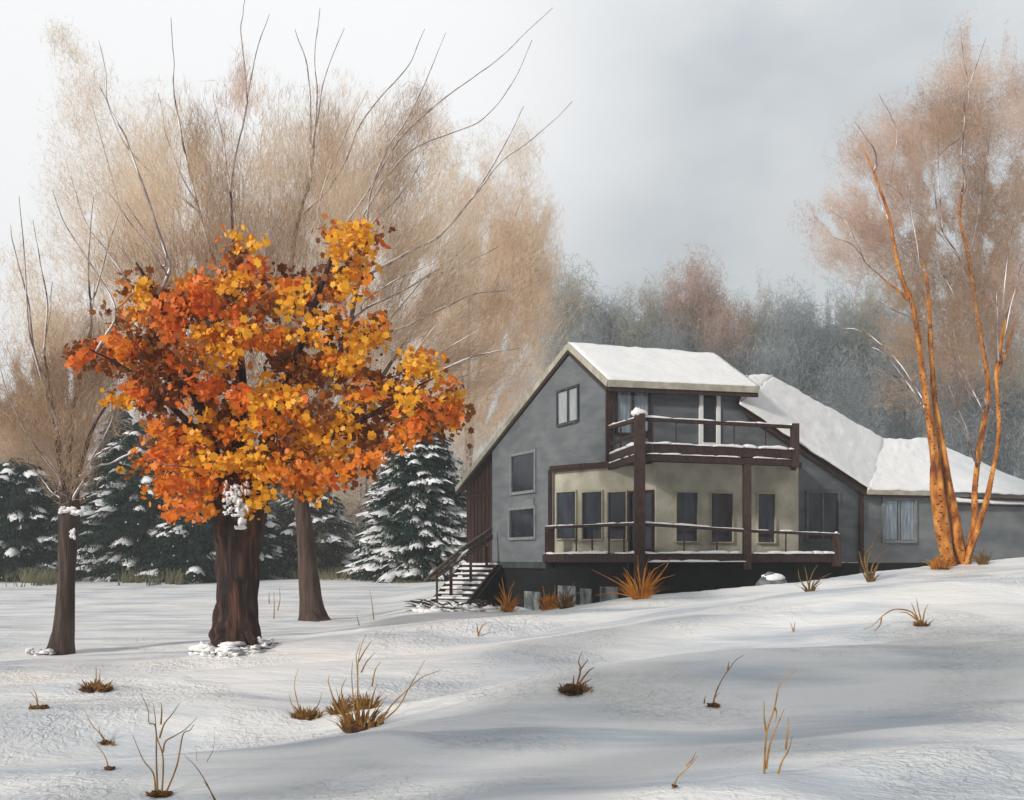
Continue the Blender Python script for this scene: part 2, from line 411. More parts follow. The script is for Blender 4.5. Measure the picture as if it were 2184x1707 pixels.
# rear closing wall
mb = MB(); q0 = GW.pt(sL, 0, -.4); q1 = q0+dF3*8
mb.slab([q0, q1, q1+[0, 0, rz(sL)-.1], q0+[0, 0, rz(sL)-.1]], (.2*FW.n[0], .2*FW.n[1], 0)); mb.build('rear_wall', 'barn', house)
# front wall
sJ = FW.su(1838); s15 = FW.su(1571); zr0 = FW.z(s15, 862); zr1 = FW.z(sJ, 1050)
mb = MB(); gpoly(mb, FW, [(.02, 2.42), (.02, E0[2]-.3), (s15, E0[2]-.3), (s15+.02, zr0), (sJ, zr1), (sJ, 2.42)], -.25, 0)
mb.build('front_wall', 'upper_siding', house)
# side of the tall block above the lower roof
mb = MB(); a = FW.pt(s15, zr0-1.5, -.02); b = a+np.append(-FW.n*4.2, 0)
mb.slab([a, b, b+[0, 0, 4.4], a+[0, 0, E0[2]-.3-a[2]]], -dF3*.2); mb.build('side_wall', 'upper_siding', house)
# wing wall
sW = FW.su(2300)
mb = MB(); gpoly(mb, FW, [(sJ+.02, 1.2), (sJ+.02, FW.z(sJ, 1046)), (sW, FW.z(sW, 1072)), (sW, 1.2)], -.25, .02)
mb.build('wing_wall', 'wing_siding', house)
# foundation
mb = MB()
GW.box(mb, .1, sL-.02, -.8, 2.16, -.5, -.06)
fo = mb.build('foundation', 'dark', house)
mb = MB(); GW.box(mb, GW.su(1165), sA, 2.16, 2.41, -.4, .03); mb.build('ledge', 'ledge', house)
mb = MB()
FW.box(mb, .1, FW.su(1990), -.8, 2.4, -.4, .06)
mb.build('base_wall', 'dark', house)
# roofs: boards, fascia, snow
mb = MB()
for q in ([R0, R1, E1, E0], [L0, L1, R1, R0]):
    mb.slab([under(p, .02) for p in q], (0, 0, -.14))
roof = mb.build('roof', 'brown', house)
mb = MB()
for a, b in ((R0, E0), (R0, L0), (E0, E1), (R1, E1)):
    mb.beam(under(a, .10), under(b, .10), .10, .24)
mb.build('fascia', 'fascia', roof)
mb = MB()
off = np.append(-FW.d*.02-GW.n*0, 0)
for a, b in ((R0, E0), (R0, L0), (E0, E1)):
    mb.beam(under(a, .30)-[0, -.05, 0], under(b, .30)-[0, -.05, 0], .08, .15)
mb.build('eave_trim', 'brown', roof)
mb = MB()
snowpatch(mb, under(R0, -.0), R1, E1, E0, .09, 50, 26, .03, 3, lump=.22)
snowpatch(mb, L0, L1, R1, R0, .10, 20, 30, .04, 4)
mb.build('roof_snow', 'snow', roof, True)
# falling roof and wing roofs
a = P(1577, 862, 41.2); b = P(1850, 1046, 42.75); c = P(1876, 940, 47.3); d = P(1648, 806, 44.6); d0 = P(1590, 806, 43.9)
g = P(2030, 1050, 44.1); h = P(1978, 939, 48.6)
k1 = P(2300, 1080, 50.5); k2 = P(2300, 1060, 45.6)
l0 = P(1996, 1070, 43.75); l1 = P(2300, 1080, 45.9); l2 = P(2300, 1062, 46.9); l3 = P(2040, 1054, 44.9)
mb = MB()
for q in ([a, b, c], [a, c, d], [a, d, d0], [b, g, h, c], [g, k2, k1], [g, k1, h]):
    mb.slab([under(p, .16) for p in q], (0, 0, -.10))
lower = mb.build('lower_roof', 'brown', house)
mb = MB(); mb.slab([under(p, .02) for p in (l0, l1, l2, l3)], (0, 0, -.10)); mb.build('porch_roof', 'brown', lower)
mb = MB(); mb.beam(under(b, .08), under(g, .08), .08, .16); mb.build('fascia', 'fascia', lower)
mb = MB()
snowpatch(mb, a, b+dF3*.2, c+dF3*.25, d, .13, 70, 34, .05, 6, lump=.42)
snowpatch(mb, under(a, -.01), under(d, -.01), d0+[0, 0, .02], d0+[0, -.3, 0], .12, 20, 6, .05, 16, lump=.6)
snowpatch(mb, b+[0, 0, .01], g, h, c, .13, 34, 34, .04, 8, lump=.35)
snowpatch(mb, g+[0, 0, .012], k2, k1, h, .12, 36, 30, .04, 9, lump=.35)
snowpatch(mb, l0, l1, l2, l3, .12, 36, 10, .05, 10, lump=.4)
mb.build('roof_snow', 'snow', lower, True)
# brown posts and trims on walls
mb = MB()
FW.box(mb, -.10, .16, 5.95, E0[2]-.2, .01, .09); GW.box(mb, -.05, .10, 5.95, zE, .01, .06)
mb.build('corner_post', 'brown', house)
mb = MB(); mb.beam(FW.uv(1574, 826, .06), FW.uv(1574, 862, .06), .14, .12)
mb.beam(FW.uv(1574, 860, .06), FW.uv(1846, 1050, .06), .10, .16); mb.build('rake_trim', 'brown', house)
mb = MB(); mb.beam(FW.uv(1834, 1046, .08), FW.pt(FW.su(1834), 1.5, .08), .16, .2); mb.build('corner_post', 'brown', house)
mb = MB(); mb.beam(FW.uv(1848, 1055, .1), FW.uv(1992, 1061, .1), .10, .08); mb.build('eave_trim', 'brown', house)

def window(W, u0, v0, u1, v1, pane='pane', frame='win_frame', fw=.07, mull=0, curt=None, parent=house, bars=0, name='window', label=None, hb=None, proud=0.0):
    s0, s1, z0, z1 = W.rect(u0, v0, u1, v1)
    mb = MB(); W.box(mb, s0, s1, z0, z1, -.02, .012+proud); w = mb.build(name, pane if not curt else 'pane_black', parent)
    w.name = name
    if label: w['label'] = label
    mb = MB(); p = proud
    W.box(mb, s0-fw, s0, z0-fw, z1+fw, -.02, .085+p); W.box(mb, s1, s1+fw, z0-fw, z1+fw, -.02, .085+p)
    W.box(mb, s0, s1, z1, z1+fw, -.02, .08+p); W.box(mb, s0, s1, z0-fw, z0, -.02, .11+p)
    for i in range(mull):
        m = s0+(s1-s0)*(i+1)/(mull+1); W.box(mb, m-.03, m+.03, z0, z1, -.02, .048+p)
    if hb: 
        zz = z0+(z1-z0)*hb; W.box(mb, s0, s1, zz-.03, zz+.03, -.02, .045+p)
    mb.build('frame', frame, w)
    if curt:
        mb = MB(); n = 28; rows = []
        for i in range(n+1):
            t = i/n
            if mull and abs(t-.5) < .04: continue
            rows.append(s0+(s1-s0)*t)
        for i in range(len(rows)-1):
            if rows[i+1]-rows[i] > (s1-s0)/n*1.6: continue
            o1 = .022+.008*math.sin(i*1.9)+p; o2 = .022+.008*math.sin((i+1)*1.9)+p
            mb.add([W.pt(rows[i], z0+.03, o1), W.pt(rows[i+1], z0+.03, o2), W.pt(rows[i+1], z1-.02, o2), W.pt(rows[i], z1-.02, o1)], [(0, 1, 2, 3)])
        mb.build('curtain', curt, w)
        mb = MB(); W.box(mb, s0, s1, z0, z1, .036+p, .040+p); mb.build('pane', 'glass', w)
    return w
window(GW, 1192, 832, 1234, 901, mull=1, curt='curtain', frame='pane', fw=.09, label='small attic window with pale curtains')
window(GW, 1093, 970, 1142, 1048, pane='pane_black', fw=.12, label='tall dark stairwell window')
window(GW, 1089, 1087, 1142, 1146, pane='pane_black', fw=.12, label='lower dark window with pale panel over it')
mb = MB(); s0, s1, z0, z1 = GW.rect(1092, 1067, 1141, 1081); GW.box(mb, s0, s1, z0, z1, .0, .08); mb.build('window_panel', 'wing_siding', house)
window(FW, 1316, 832, 1382, 925, mull=1, curt='blue_curtain', frame='brown', fw=.07, label='wide bluish window behind the balcony rail')
dr = window(FW, 1498, 843, 1527, 945, pane='pane_black', frame='white_paint', fw=.15, name='balcony_door', label='narrow glazed door in a white casing')
window(FW, 1722, 1052, 1786, 1152, pane='pane', frame='upper_siding', fw=.08, curt=None, mull=1)
window(FW, 1884, 1068, 1948, 1153, mull=1, curt='blue_curtain', frame='win_frame', fw=.10, proud=.02, label='wide wing window with bluish curtains')
# sunroom
H = P(1400, 0, 38.2)[:2]; G = P(1180, 0, 42.0)[:2]; I = P(1703, 0, 40.2)[:2]
W1 = Wall(G, H); W2 = Wall(H, I)
ZS0, ZS1 = 2.62, 5.93
def backpt(W, q, dist): return q
sun = MB()
W1.box(sun, 0, W1.L, ZS0, ZS1, -.2, 0); W2.box(sun, 0.01, W2.L, ZS0, ZS1, -.2, 0)
gb = GW.pt(GW.su(1184), 0); ib = FW.pt(FW.su(1700), 0)
sun.slab([np.append(G, ZS0)+[.0, .05, 0], np.append(gb[:2], ZS0), np.append(gb[:2], ZS1), np.append(G, ZS1)+[0, .05, 0]], (.15, 0, 0))
sun.slab([np.append(I, ZS0)+[0, .05, 0], np.append(ib[:2], ZS0), np.append(ib[:2], ZS1), np.append(I, ZS1)+[0, .05, 0]], (-.15, 0, 0))
so = sun.build('sunroom_wall', 'tan', house)
mb = MB(); mb.slab([np.append(p, ZS1+.16) for p in (G+np.array([-.15, -.15]), H+np.array([0, -.2]), I+np.array([.1, -.1]), ib[:2], np.array([3.9, 41]), gb[:2])], (0, 0, -.15)); 
mb.build('sunroom_roof', 'brown', house)
mb = MB(); mb.beam(W1.pt(-.05, ZS1, .12), W1.pt(W1.L*.97, ZS1+.02, .12), .1, .16); mb.build('eave_trim', 'brown', house)
mb = MB(); snowbeam(mb, W1.pt(0.2, ZS1+.16, -.4), W1.pt(W1.L*.8, ZS1+.16, -.4), .6, .05, 4); mb.build('roof_snow', 'snow', house, True)
for (u0, u1, v0, v1) in ((1190, 1230, 1050, 1149), (1244, 1286, 1050, 1150), (1299, 1338, 1050, 1150)):
    window(W1, u0, v0, u1, v1, frame='tan_frame', fw=.05)
window(W1, 1347, 1052, 1392, 1172, frame='brown', fw=.09, name='sunroom_door', label='narrow glazed door framed in brown')
for (u0, u1, v0, v1) in ((1441, 1486, 1051, 1155), (1515, 1561, 1053, 1156), (1615, 1651, 1054, 1157)):
    window(W2, u0, v0, u1, v1, frame='tan_frame', fw=.04)
# lower deck
C = P(1364, 0, 36)[:2]; D = P(1165, 0, 40.7)[:2]; E = P(1783, 0, 38.95)[:2]
Db = GW.pt(GW.su(1160), 0, .02)[:2]; Eb = FW.pt(FW.su(1790), 0, .02)[:2]
def up(q, z): return np.array([q[0], q[1], z])
deck = child('lower_deck', house)
def cut(a, b, t): return a+(b-a)*t
mb = MB(); mb.slab([up(q, 2.74) for q in (D, C, E, Eb, FW.pt(.1, 0, 0)[:2], Db)], (0, 0, -.1)); mb.build('deck_floor', 'brown', deck)
mb = MB()
for a_, b_ in ((D, C), (C, E), (E, Eb), (Db, D)):
    mb.beam(up(a_, 2.585), up(b_, 2.585), .09, .27)
mb.build('rim_beam', 'brown', deck)
mb = MB()
WD = Wall(D, C); WE = Wall(C, E)
for W in (WD, WE):
    a_ = W.pt(.05, 2.74, -.02); b_ = W.pt(W.L-.05, 2.74, -.02); snowbeam(mb, a_, b_, .25, .075, 21, .15)
    a_ = W.pt(.05, 2.44, .08); b_ = W.pt(W.L-.05, 2.44, .08)
snowbeam(mb, WE.pt(.3, 2.46, .05), WE.pt(4.2, 2.46, .05), .1, .05, 5, .6)
mb.build('deck_snow', 'clean_snow', deck, True)
def post(name, q, z0, z1, w, parent=deck, m='brown'):
    mb = MB(); mb.beam(up(q, z0), up(q, z1), w, w); return mb.build(name, m, parent)
post('corner_post', C, -.5, P(0, 884, 36)[2], .34)
post('post', D+np.array([.12, 0]), 2.46, 3.75, .34); post('post', E, 2.3, WE.z(WE.L, 1140), .30)
p3 = P(1593, 0, 37.7)
post('post', WE.pt(WE.su(1593), 0, 0)[:2], 2.2, 5.8, .26)
post('sunroom_post', G+np.array([-.12, -.08]), 2.7, ZS1, .16)
def rail(mbr, mbs, p0, p1, w=.12, h=.09, seed=1, skip=.3, sh=.045):
    mbr.beam(p0, p1, w, h); snowbeam(mbs, np.array(p0)+[0, 0, h/2], np.array(p1)+[0, 0, h/2], w*.95, sh, seed, skip)
zC = P(0, 1118, 36)[2]; zD = EYE+(V0-1126)/F*D[1]; zM = WE.z(WE.su(1593), 1133); zEn = WE.z(WE.L, 1141)
mbr, mbs = MB(), MB()
rail(mbr, mbs, up(D, zD), up(C, zC), seed=3); pm = WE.pt(WE.su(1593), zM)
rail(mbr, mbs, up(C, zC), pm, seed=5); rail(mbr, mbs, pm, up(E, zEn), seed=7); rail(mbr, mbs, up(E, zEn), up(Eb, zEn), seed=8)
ra = mbr.build('handrail', 'brown', deck); mbs.build('snow', 'clean_snow', ra, True)
for u in (1229, 1263, 1299, 1331):
    q = WD.pt(WD.su(u), 0)[:2]; post('baluster', q, 2.74, zD+.02, .055)
for u in (1394, 1459, 1529, 1676, 1708):
    S = WE.su(u); q = WE.pt(S, 0)[:2]; post('baluster', q, 2.74, zC+(zEn-zC)*S/WE.L, .045)
# near black skirt standing in for the shaded hollow below the deck
mb = MB()
WD.box(mb, .1, WD.L-.1, -.8, 2.44, -.5, -.35); WE.box(mb, -.2, WE.L, -.8, 2.44, -.5, -.35)
sk = mb.build('shade_skirting', 'dark', deck)
for (u0, u1, v0) in ((1175, 1212, 1250), (1222, 1246, 1256), (1264, 1302, 1252), (1322, 1340, 1262)):
    s0, s1, z0, z1 = WD.rect(u0, v0, u1, 1330); mb = MB(); WD.box(mb, s0, s1, z0, z1, -.4, -.31); mb.build('concrete_pier', 'concrete', deck)
for (u0, u1, v0) in ((1118, 1150, 1262), (1064, 1084, 1280)):
    s0, s1, z0, z1 = GW.rect(u0, v0, u1, 1330); mb = MB(); GW.box(mb, s0, s1, z0, z1, -.1, .0); mb.build('concrete_pier', 'concrete', fo)
# upper balcony
balc = child('balcony', house)
Fp = P(1695, 0, 38.25)[:2]; WU = Wall(C, Fp); Bb = FW.pt(.05, 0, .02)[:2]; Fb = FW.pt(FW.su(1690), 0, .02)[:2]
WUL = Wall(Bb, C)
zf = 6.36
mb = MB(); mb.slab([up(q, zf) for q in (Bb, C, Fp, Fb)], (0, 0, -.1)); mb.build('deck_floor', 'brown', balc)
mb = MB()
for a_, b_ in ((Bb, C), (C, Fp), (Fp, Fb)):
    mb.beam(up(a_, zf-.17), up(b_, zf-.17), .10, .30)
for a_, b_ in ((Bb, C), (C, Fp), (Fp, Fb)):
    mb.beam(up(a_, zf-.46), up(b_, zf-.46), .16, .22)
mb.build('rim_beam', 'brown', balc)
mb = MB()
snowbeam(mb, WU.pt(.1, zf, -.1), WU.pt(WU.L, zf, -.1), .4, .09, 11, .1); snowbeam(mb, WUL.pt(.1, zf, -.1), WUL.pt(WUL.L-.2, zf, -.1), .3, .09, 13, .1)
snowbeam(mb, WU.pt(.2, zf-.35, .08), WU.pt(WU.L*.98, zf-.35, .08), .08, .045, 14, .5); snowbeam(mb, WUL.pt(.1, zf-.35, .08), WUL.pt(WUL.L-.2, zf-.35, .08), .08, .05, 15, .3)
blob(mb, up(C, P(0, 882, 36)[2]), (.26, .24, .13), 3, .5); blob(mb, up(C+np.array([-.12, -.05]), P(0, 878, 36)[2]), (.12, .12, .14), 8, .5)
mb.build('deck_snow', 'clean_snow', balc, True)
zR = P(0, 894, 36)[2]
mbr, mbs = MB(), MB()
rail(mbr, mbs, up(Bb, EYE+(V0-913)/F*40), up(C, zR), w=.14, h=.12, seed=31, sh=.06); rail(mbr, mbs, up(C, zR), up(Fp, zR-.0), w=.14, h=.11, seed=33, skip=.4, sh=.05)
rail(mbr, mbs, up(Fp, zR), up(Fb, zR+.0), w=.12, h=.1, seed=35)
mbr.beam(up(Bb, zR-.45), up(C, zR-.42), .08, .10); mbr.beam(up(C, zR-.42), up(C+(WU.d*.4), zR-.42), .08, .09)
ra = mbr.build('handrail', 'brown', balc); mbs.build('snow', 'clean_snow', ra, True)
post('post', WU.pt(WU.su(1388), 0, 0)[:2], zf-.3, zR, .15, balc); post('post', Fp, zf-.6, zR+.12, .26, balc); post('post', cut(Fp, Fb, .38), zf, zR, .14, balc)
for u in (1442, 1566, 1633): post('baluster', WU.pt(WU.su(u), 0)[:2], zf, zR, .04, balc)
post('baluster', cut(Bb, C, .4), zf, zR, .06, balc)
# stairs
st = child('stairs', house)
b0 = np.array([-2.95, 46.4]); t0 = np.array([-1.62, 49.1]); dv = (t0-b0)/np.linalg.norm(t0-b0); wd = np.array([1.0, -.22]); wd /= np.linalg.norm(wd); hw = .80
nst = 9; zb, zt = .55, 2.28
mbT, mbS = MB(), MB()
for i in range(nst):
    t = i/(nst-1); q = b0+(t0-b0)*t+np.array([.15, 0]); z = zb+.1+(zt-zb-.1)*t
    pts = [up(q-wd*hw, z), up(q+wd*hw, z), up(q+wd*hw+dv*.30, z), up(q-wd*hw+dv*.30, z)]
    mbT.slab(pts, (0, 0, -.05)); snowpatch(mbS, pts[0]+[0, 0, .002], pts[1]+[0, 0, .002], pts[2]+[0, 0, .002], pts[3]+[0, 0, .002], .085, 16, 3, .03, i, lump=.4)
mbT.build('tread', 'brush', st); mbS.build('snow', 'clean_snow', st, True)
mb = MB()
for sgn in (-1, 1):
    mb.beam(up(b0+wd*hw*sgn*1.02+np.array([.15, 0]), zb-.1), up(t0+wd*hw*sgn*1.02+np.array([.15, 0]), zt-.1), .07, .26)
mb.build('stringer', 'brown', st)
mb = MB(); q = t0+np.array([.1, .3]); mb.slab([up(q-wd*hw, zt+.05), up(q+wd*1.1, zt+.05), up(q+wd*1.1+dv*1.6, zt+.05), up(q-wd*hw+dv*1.6, zt+.05)], (0, 0, -.12)); mb.build('landing', 'brush', st)
mb = MB(); q = b0+wd*(hw+.12)+np.array([.2, 0]); qt = t0+wd*(hw+.1)+np.array([.25, 0])
mb.slab([up(q, -.5), up(qt, -.5), up(qt, zt), up(q, zb-.05)], (.08, 0, 0)); mb.slab([up(qt, -.5), up(qt+wd*.6, -.5), up(qt+wd*.6, zt), up(qt, zt)], (0, .1, 0))
mb.build('side_panel', 'dark', st)
r0 = P(916, 1229, 46.0); r1 = P(1048, 1128, 49.2); r2 = P(932, 1226, 46.0); r3 = P(1050, 1143, 49.2)
def bend(a, b, k): m = (a+b)/2; m = m+np.array([0, 0, k]); return smooth_line([a, m, b], 6)
mb = MB()
for a_, b_, k, dx in ((r0, r1, .10, 0), (r0+[.1, .0, -.12], r1+[0, 0, -.12], .08, 0)):
    mb.tube(bend(a_, b_, k), [.065]*13, 6)
mb.build('handrail', 'rail_wood', st, True)
mb = MB(); mb.tube(bend(P(905, 1240, 46.), r3, .03), [.06]*13, 6); mb.tube(bend(P(926, 1236, 46.), r3+[0, 0, -.12], .02), [.045]*13, 6); mb.build('handrail', 'rail_wood', st, True)
mb = MB(); snowbeam(mb, P(975, 1194, 47.3)+[0, 0, .02], P(998, 1176, 47.8)+[0, 0, .02], .12, .1, 5); mb.build('snow', 'clean_snow', st, True)
for (u, v0, v1, y, w) in ((932, 1222, 1285, 46.0, .09), (962, 1208, 1270, 46.6, .13), (1004, 1186, 1252, 47.8, .12), (1038, 1165, 1208, 48.8, .13)):
    mb = MB(); mb.beam(P(u, v1, y), P(u, v0, y), w, w); mb.build('post', 'brown', st)

# snowy brush pile beside the stairs
pile = empty('brush_pile', P(960, 1306, 44.6), 'low heap of dark brush under clumped snow at the foot of the stairs', 'brush pile')
mb = MB(); rr = random.Random(4)
for i in range(70):
    u = rr.uniform(885, 1052); t = (u-885)/170; y = rr.uniform(43.9, 45.3); v = rr.uniform(1284, 1306)
    a_ = P(u, v, y); a_[2] = max(a_[2], gz(a_[0], a_[1])+rr.uniform(.02, .2)); dd = np.array([rr.uniform(-.8, .5), rr.uniform(-.3, .3), rr.uniform(-.05, .22)])
    mb.tube([a_, a_+dd*.5+[0, 0, .04], a_+dd], [.035, .03, .008], 5)
mb.build('stick', 'brush', pile)
pl = MB()
for i in range(64):
    u = rr.uniform(898, 1056); y = rr.uniform(43.8, 45.2); q = P(u, 1300, y); zz = gz(q[0], q[1])+rr.uniform(.05, .32)*(1-abs(u-985)/160)
    blob(pl, (q[0], q[1], zz), (rr.uniform(.12, .38), rr.uniform(.12, .25), rr.uniform(.05, .12)), i, .8, 9, 5)
pl.build('snow', 'clean_snow', pile, True)
# boulder
yb = 34.0; q = P(1645, 1258, yb); q[2] = gz(q[0], q[1])
bo = empty('boulder', q, 'round snow dusted boulder against the dark space under the deck', 'boulder')
mb = MB(); blob(mb, q+[0, 0, .1], (.5, .42, .40), 2, .16, 22, 14); mb.build('stone', 'rock', bo, True)
mb = MB(); blob(mb, q+[.02, -.03, .33], (.36, .3, .17), 5, .25, 20, 12); mb.build('snow_cap', 'clean_snow', bo, True)

# ------------------------------------------------------------------ trees
class Tree:
    def __init__(s, name, label, cat, u, v, y=None, group=None, bark='branch', trunk='bark_left', seed=0):
        s.y = y if y else hit(u, v); b = P(u, v, s.y)
        s.base = b; s.o = empty(name, (b[0], b[1], float(gz(b[0], b[1]))), label, cat, group)
        s.nodes = []; s.bark = bark; s.tm = trunk; s.r = random.Random(seed); s.snow = True; s.ls = .72; s.allr = False
    def limb(s, pts, y0=None, y1=None, rough=.12, sides=18, name='trunk', m=None, per=7, flare=0):
        """pts base first: (u, v, radius px)"""
        y0 = s.y if y0 is None else y0; y1 = y0 if y1 is None else y1
        q = smooth_line([(a, b, c) for a, b, c in pts], per); n = len(q)
        ys = y0+(y1-y0)*np.linspace(0, 1, n)
        p3 = np.array([P(a[0], a[1], yy) for a, yy in zip(q, ys)]); rs_ = s.ls if name != 'trunk' or s.allr else 1.0
        rad = np.array([max(a[2]*rs_, .4)*yy/F for a, yy in zip(q, ys)])
        mb = MB(); mb.tube(p3, rad, sides, rough, seed=s.r.uniform(0, 50))
        ob = mb.build(name, m or s.tm, s.o, True)
        for a, yy in zip(q[::3], ys[::3]): s.nodes.append((a[0], a[1], yy, a[2]))
        return ob, p3, rad
    def branch(s, pts, r0=3.0, r1=.7, dy=None, join=True, m=None, snow=.8):
        """pts tip first: (u, v)"""
        r0 *= .62; r1 = .55; pts = list(pts)[::-1]; b = pts[0]; dy = s.r.uniform(-2.2, 2.2) if dy is None else dy
        ys = s.y
        if join and s.nodes:
            def cost(n):
                du = abs(n[0]-b[0]); dv = n[1]-b[1]
                return math.hypot(du, dv)+(1000 if dv < -4 else 0)+(max(0, du*1.2-dv)*3)
            n = min(s.nodes, key=cost); ys = n[2]
            dist = math.hypot(n[0]-b[0], n[1]-b[1])
            if dist > 30 and len(pts) > 1:
                tx, ty = pts[0][0]-pts[1][0], pts[0][1]-pts[1][1]; tl = math.hypot(tx, ty)+1e-6
                mid = (b[0]+tx/tl*dist*.35, b[1]+ty/tl*dist*.35)
                mid = ((mid[0]+(n[0]+b[0])/2)/2, (mid[1]+(n[1]+b[1])/2)/2)
                pts = [(n[0], n[1]), mid]+pts
            else: pts = [(n[0], n[1])]+pts
            r0 = min(max(n[3]*.8, .9), r0*1.25)
        q = smooth_line(pts, 6); k = len(q); T = np.linspace(0, 1, k)
        q = q+np.stack([vn(T*k*.35, T*0+s.r.uniform(0, 99)), vn(T*0+s.r.uniform(0, 99), T*k*.35)], 1)*3.5
        yy = ys+dy*T
        rad = (r0*(1-T)**.8+r1)
        p3 = np.array([P(a[0], a[1], c) for a, c in zip(q, yy)]); rw = rad*yy/F
        mb = MB(); mb.tube(p3, rw, 6); ob = mb.build('branch', m or s.bark, s.o, True)
        for a, c, rr_ in zip(q[::3], yy[::3], rad[::3]): s.nodes.append((a[0], a[1], c, rr_))
        if snow and k > 8:
            ms = MB(); i = 0
            while i < k-4:
                ln = s.r.randint(4, 9)
                if s.r.random() < snow:
                    j = min(k, i+ln)
                    if j-i >= 3:
                        w = np.sin(np.linspace(.15, np.pi-.15, j-i))
                        up_ = np.zeros((j-i, 3)); up_[:, 2] = rw[i:j]*.55; up_[:, 0] = -rw[i:j]*.45; up_[:, 1] = -rw[i:j]*.35
                        ms.tube(p3[i:j]+up_, rw[i:j]*.75*w, 5)
                i += ln
            if ms.n: ms.build('snow', 'clean_snow', ob, True)
        return ob

def twigs(mb, blobs, y, ys, centre, ln, w, cov, jit=.5, r=None, soft=.35):
    """fine twigs through the volume of each lobe (u, v, ru, rv, density, material)"""
    for (u, v, ru, rv, k, mi) in blobs:
        lp = ln/y*F; wp = w/y*F*.6
        N = int(cov*k*math.pi*ru*rv/(lp*wp*.8)); 
        if N < 3: continue
        a = rng.random(N)*2*np.pi; rr_ = np.minimum(np.sqrt(-2*np.log(rng.random(N)+1e-9))*.56, 1.5)
        uu = u+ru*rr_*np.cos(a); vv = v+rv*rr_*np.sin(a); yy = y+ys*np.clip(rng.normal(size=N), -2, 2)
        # clumping: drop twigs where a slow noise is low
        nz = vn(uu/38+u, vv/52+v)+.6*vn(uu/14, vv/18+3)
        pa = np.arctan2(uu-centre[0], centre[1]-vv); pr = np.hypot(uu-centre[0], vv-centre[1])
        nz = nz*.6+1.15*vn(pa*11+u*.7, pr/170+v)+.5*vn(pa*30+u, pr/90)
        keep = nz > (-.36+.40*rng.random(N)-.12)
        uu, vv, yy = uu[keep], vv[keep], yy[keep]; N = len(uu)
        p = np.stack([(uu-U0)/F*yy, yy, EYE+(V0-vv)/F*yy], 1)
        d = np.stack([uu-centre[0], np.zeros(N), centre[1]-vv], 1); d /= np.linalg.norm(d, axis=1)[:, None]+1e-6
        d = d+rng.normal(size=(N, 3))*jit*np.array([1, .8, 1]); d /= np.linalg.norm(d, axis=1)[:, None]+1e-6
        L_ = ln*(.4+1.2*rng.random(N))[:, None]; side = np.cross(d, rng.normal(size=(N, 3))); side /= np.linalg.norm(side, axis=1)[:, None]+1e-6
        ww = w*(.5+rng.random(N))[:, None]
        b = p-d*L_/2; t = p+d*L_/2
        mb.quads(np.stack([b-side*ww/2, b+side*ww/2, t+side*ww*.15, t-side*ww*.15], 1), mi)

def leaves(mb, blobs, y, ys, per=15, size=.185, spread=.32, step=22):
    """leaf clusters: each lobe (u, v, ru, rv, colour weights, density)"""
    base = np.array([(0, -.5), (.2, -.36), (.48, -.22), (.33, .02), (.42, .32), (.17, .30), (0, .54), (-.18, .29), (-.45, .30), (-.32, .0), (-.48, -.18), (-.2, -.35)])
    for (u, v, ru, rv, wts, k) in blobs:
        nC = max(3, int(k*math.pi*ru*rv/(step*step)*1.5)); wts = np.array(wts, float); wts /= wts.sum()
        for c in range(nC):
            a = random.uniform(0, 6.283); q = math.sqrt(random.random())
            cu = u+ru*q*math.cos(a); cv = v+rv*q*math.sin(a)
            cy = y+ys*random.gauss(0, .8)*math.sqrt(max(.1, 1-q*q*.7)); C3 = P(cu, cv, cy)
            mi = int(rng.choice(len(wts), p=wts))
            if mi == 0: C3 = P(cu, cv, cy+ys*.5)
            n = per+random.randint(-8, 8)
            sc_ = random.uniform(.6, 1.25); th = random.uniform(-.9, .9); el = random.uniform(.9, 1.6)
            g3 = np.clip(rng.normal(size=(n, 3)), -1.7, 1.7)*spread*sc_*np.array([.75*el, .6, .62/el])
            pos = C3+np.stack([g3[:, 0]*math.cos(th)-g3[:, 2]*math.sin(th), g3[:, 1], g3[:, 0]*math.sin(th)+g3[:, 2]*math.cos(th)], 1)
            X_ = rng.normal(size=(n, 3))+np.array([0, -.2, 0]); X_ /= np.linalg.norm(X_, axis=1)[:, None]
            Y_ = np.cross(X_, rng.normal(size=(n, 3))+np.array([0, -1.4, .4])); Y_ /= np.linalg.norm(Y_, axis=1)[:, None]
            s_ = size*(.5+1.0*rng.random(n)**1.3)
            Vq = pos[:, None, :]+(X_[:, None, :]*base[None, :, 0, None]+Y_[:, None, :]*base[None, :, 1, None])*s_[:, None, None]
            m_ = np.where(rng.random(n) < .96, mi, rng.integers(0, 4, n))
            mb.quads(Vq, m_)

# ---- maple with orange leaves
YM = hit(505, 1384)
mp_ = Tree('maple_tree', 'big maple with clinging orange and gold leaves and a thick dark trunk', 'tree', 505, 1384, trunk='bark_dark', seed=3)
mp_.y = YM
mp_.limb([(503, 1402, 74), (503, 1384, 58), (504, 1340, 49), (506, 1260, 45), (508, 1180, 46), (510, 1110, 52), (513, 1060, 58), (516, 1030, 40)], rough=.10, sides=72, per=14)
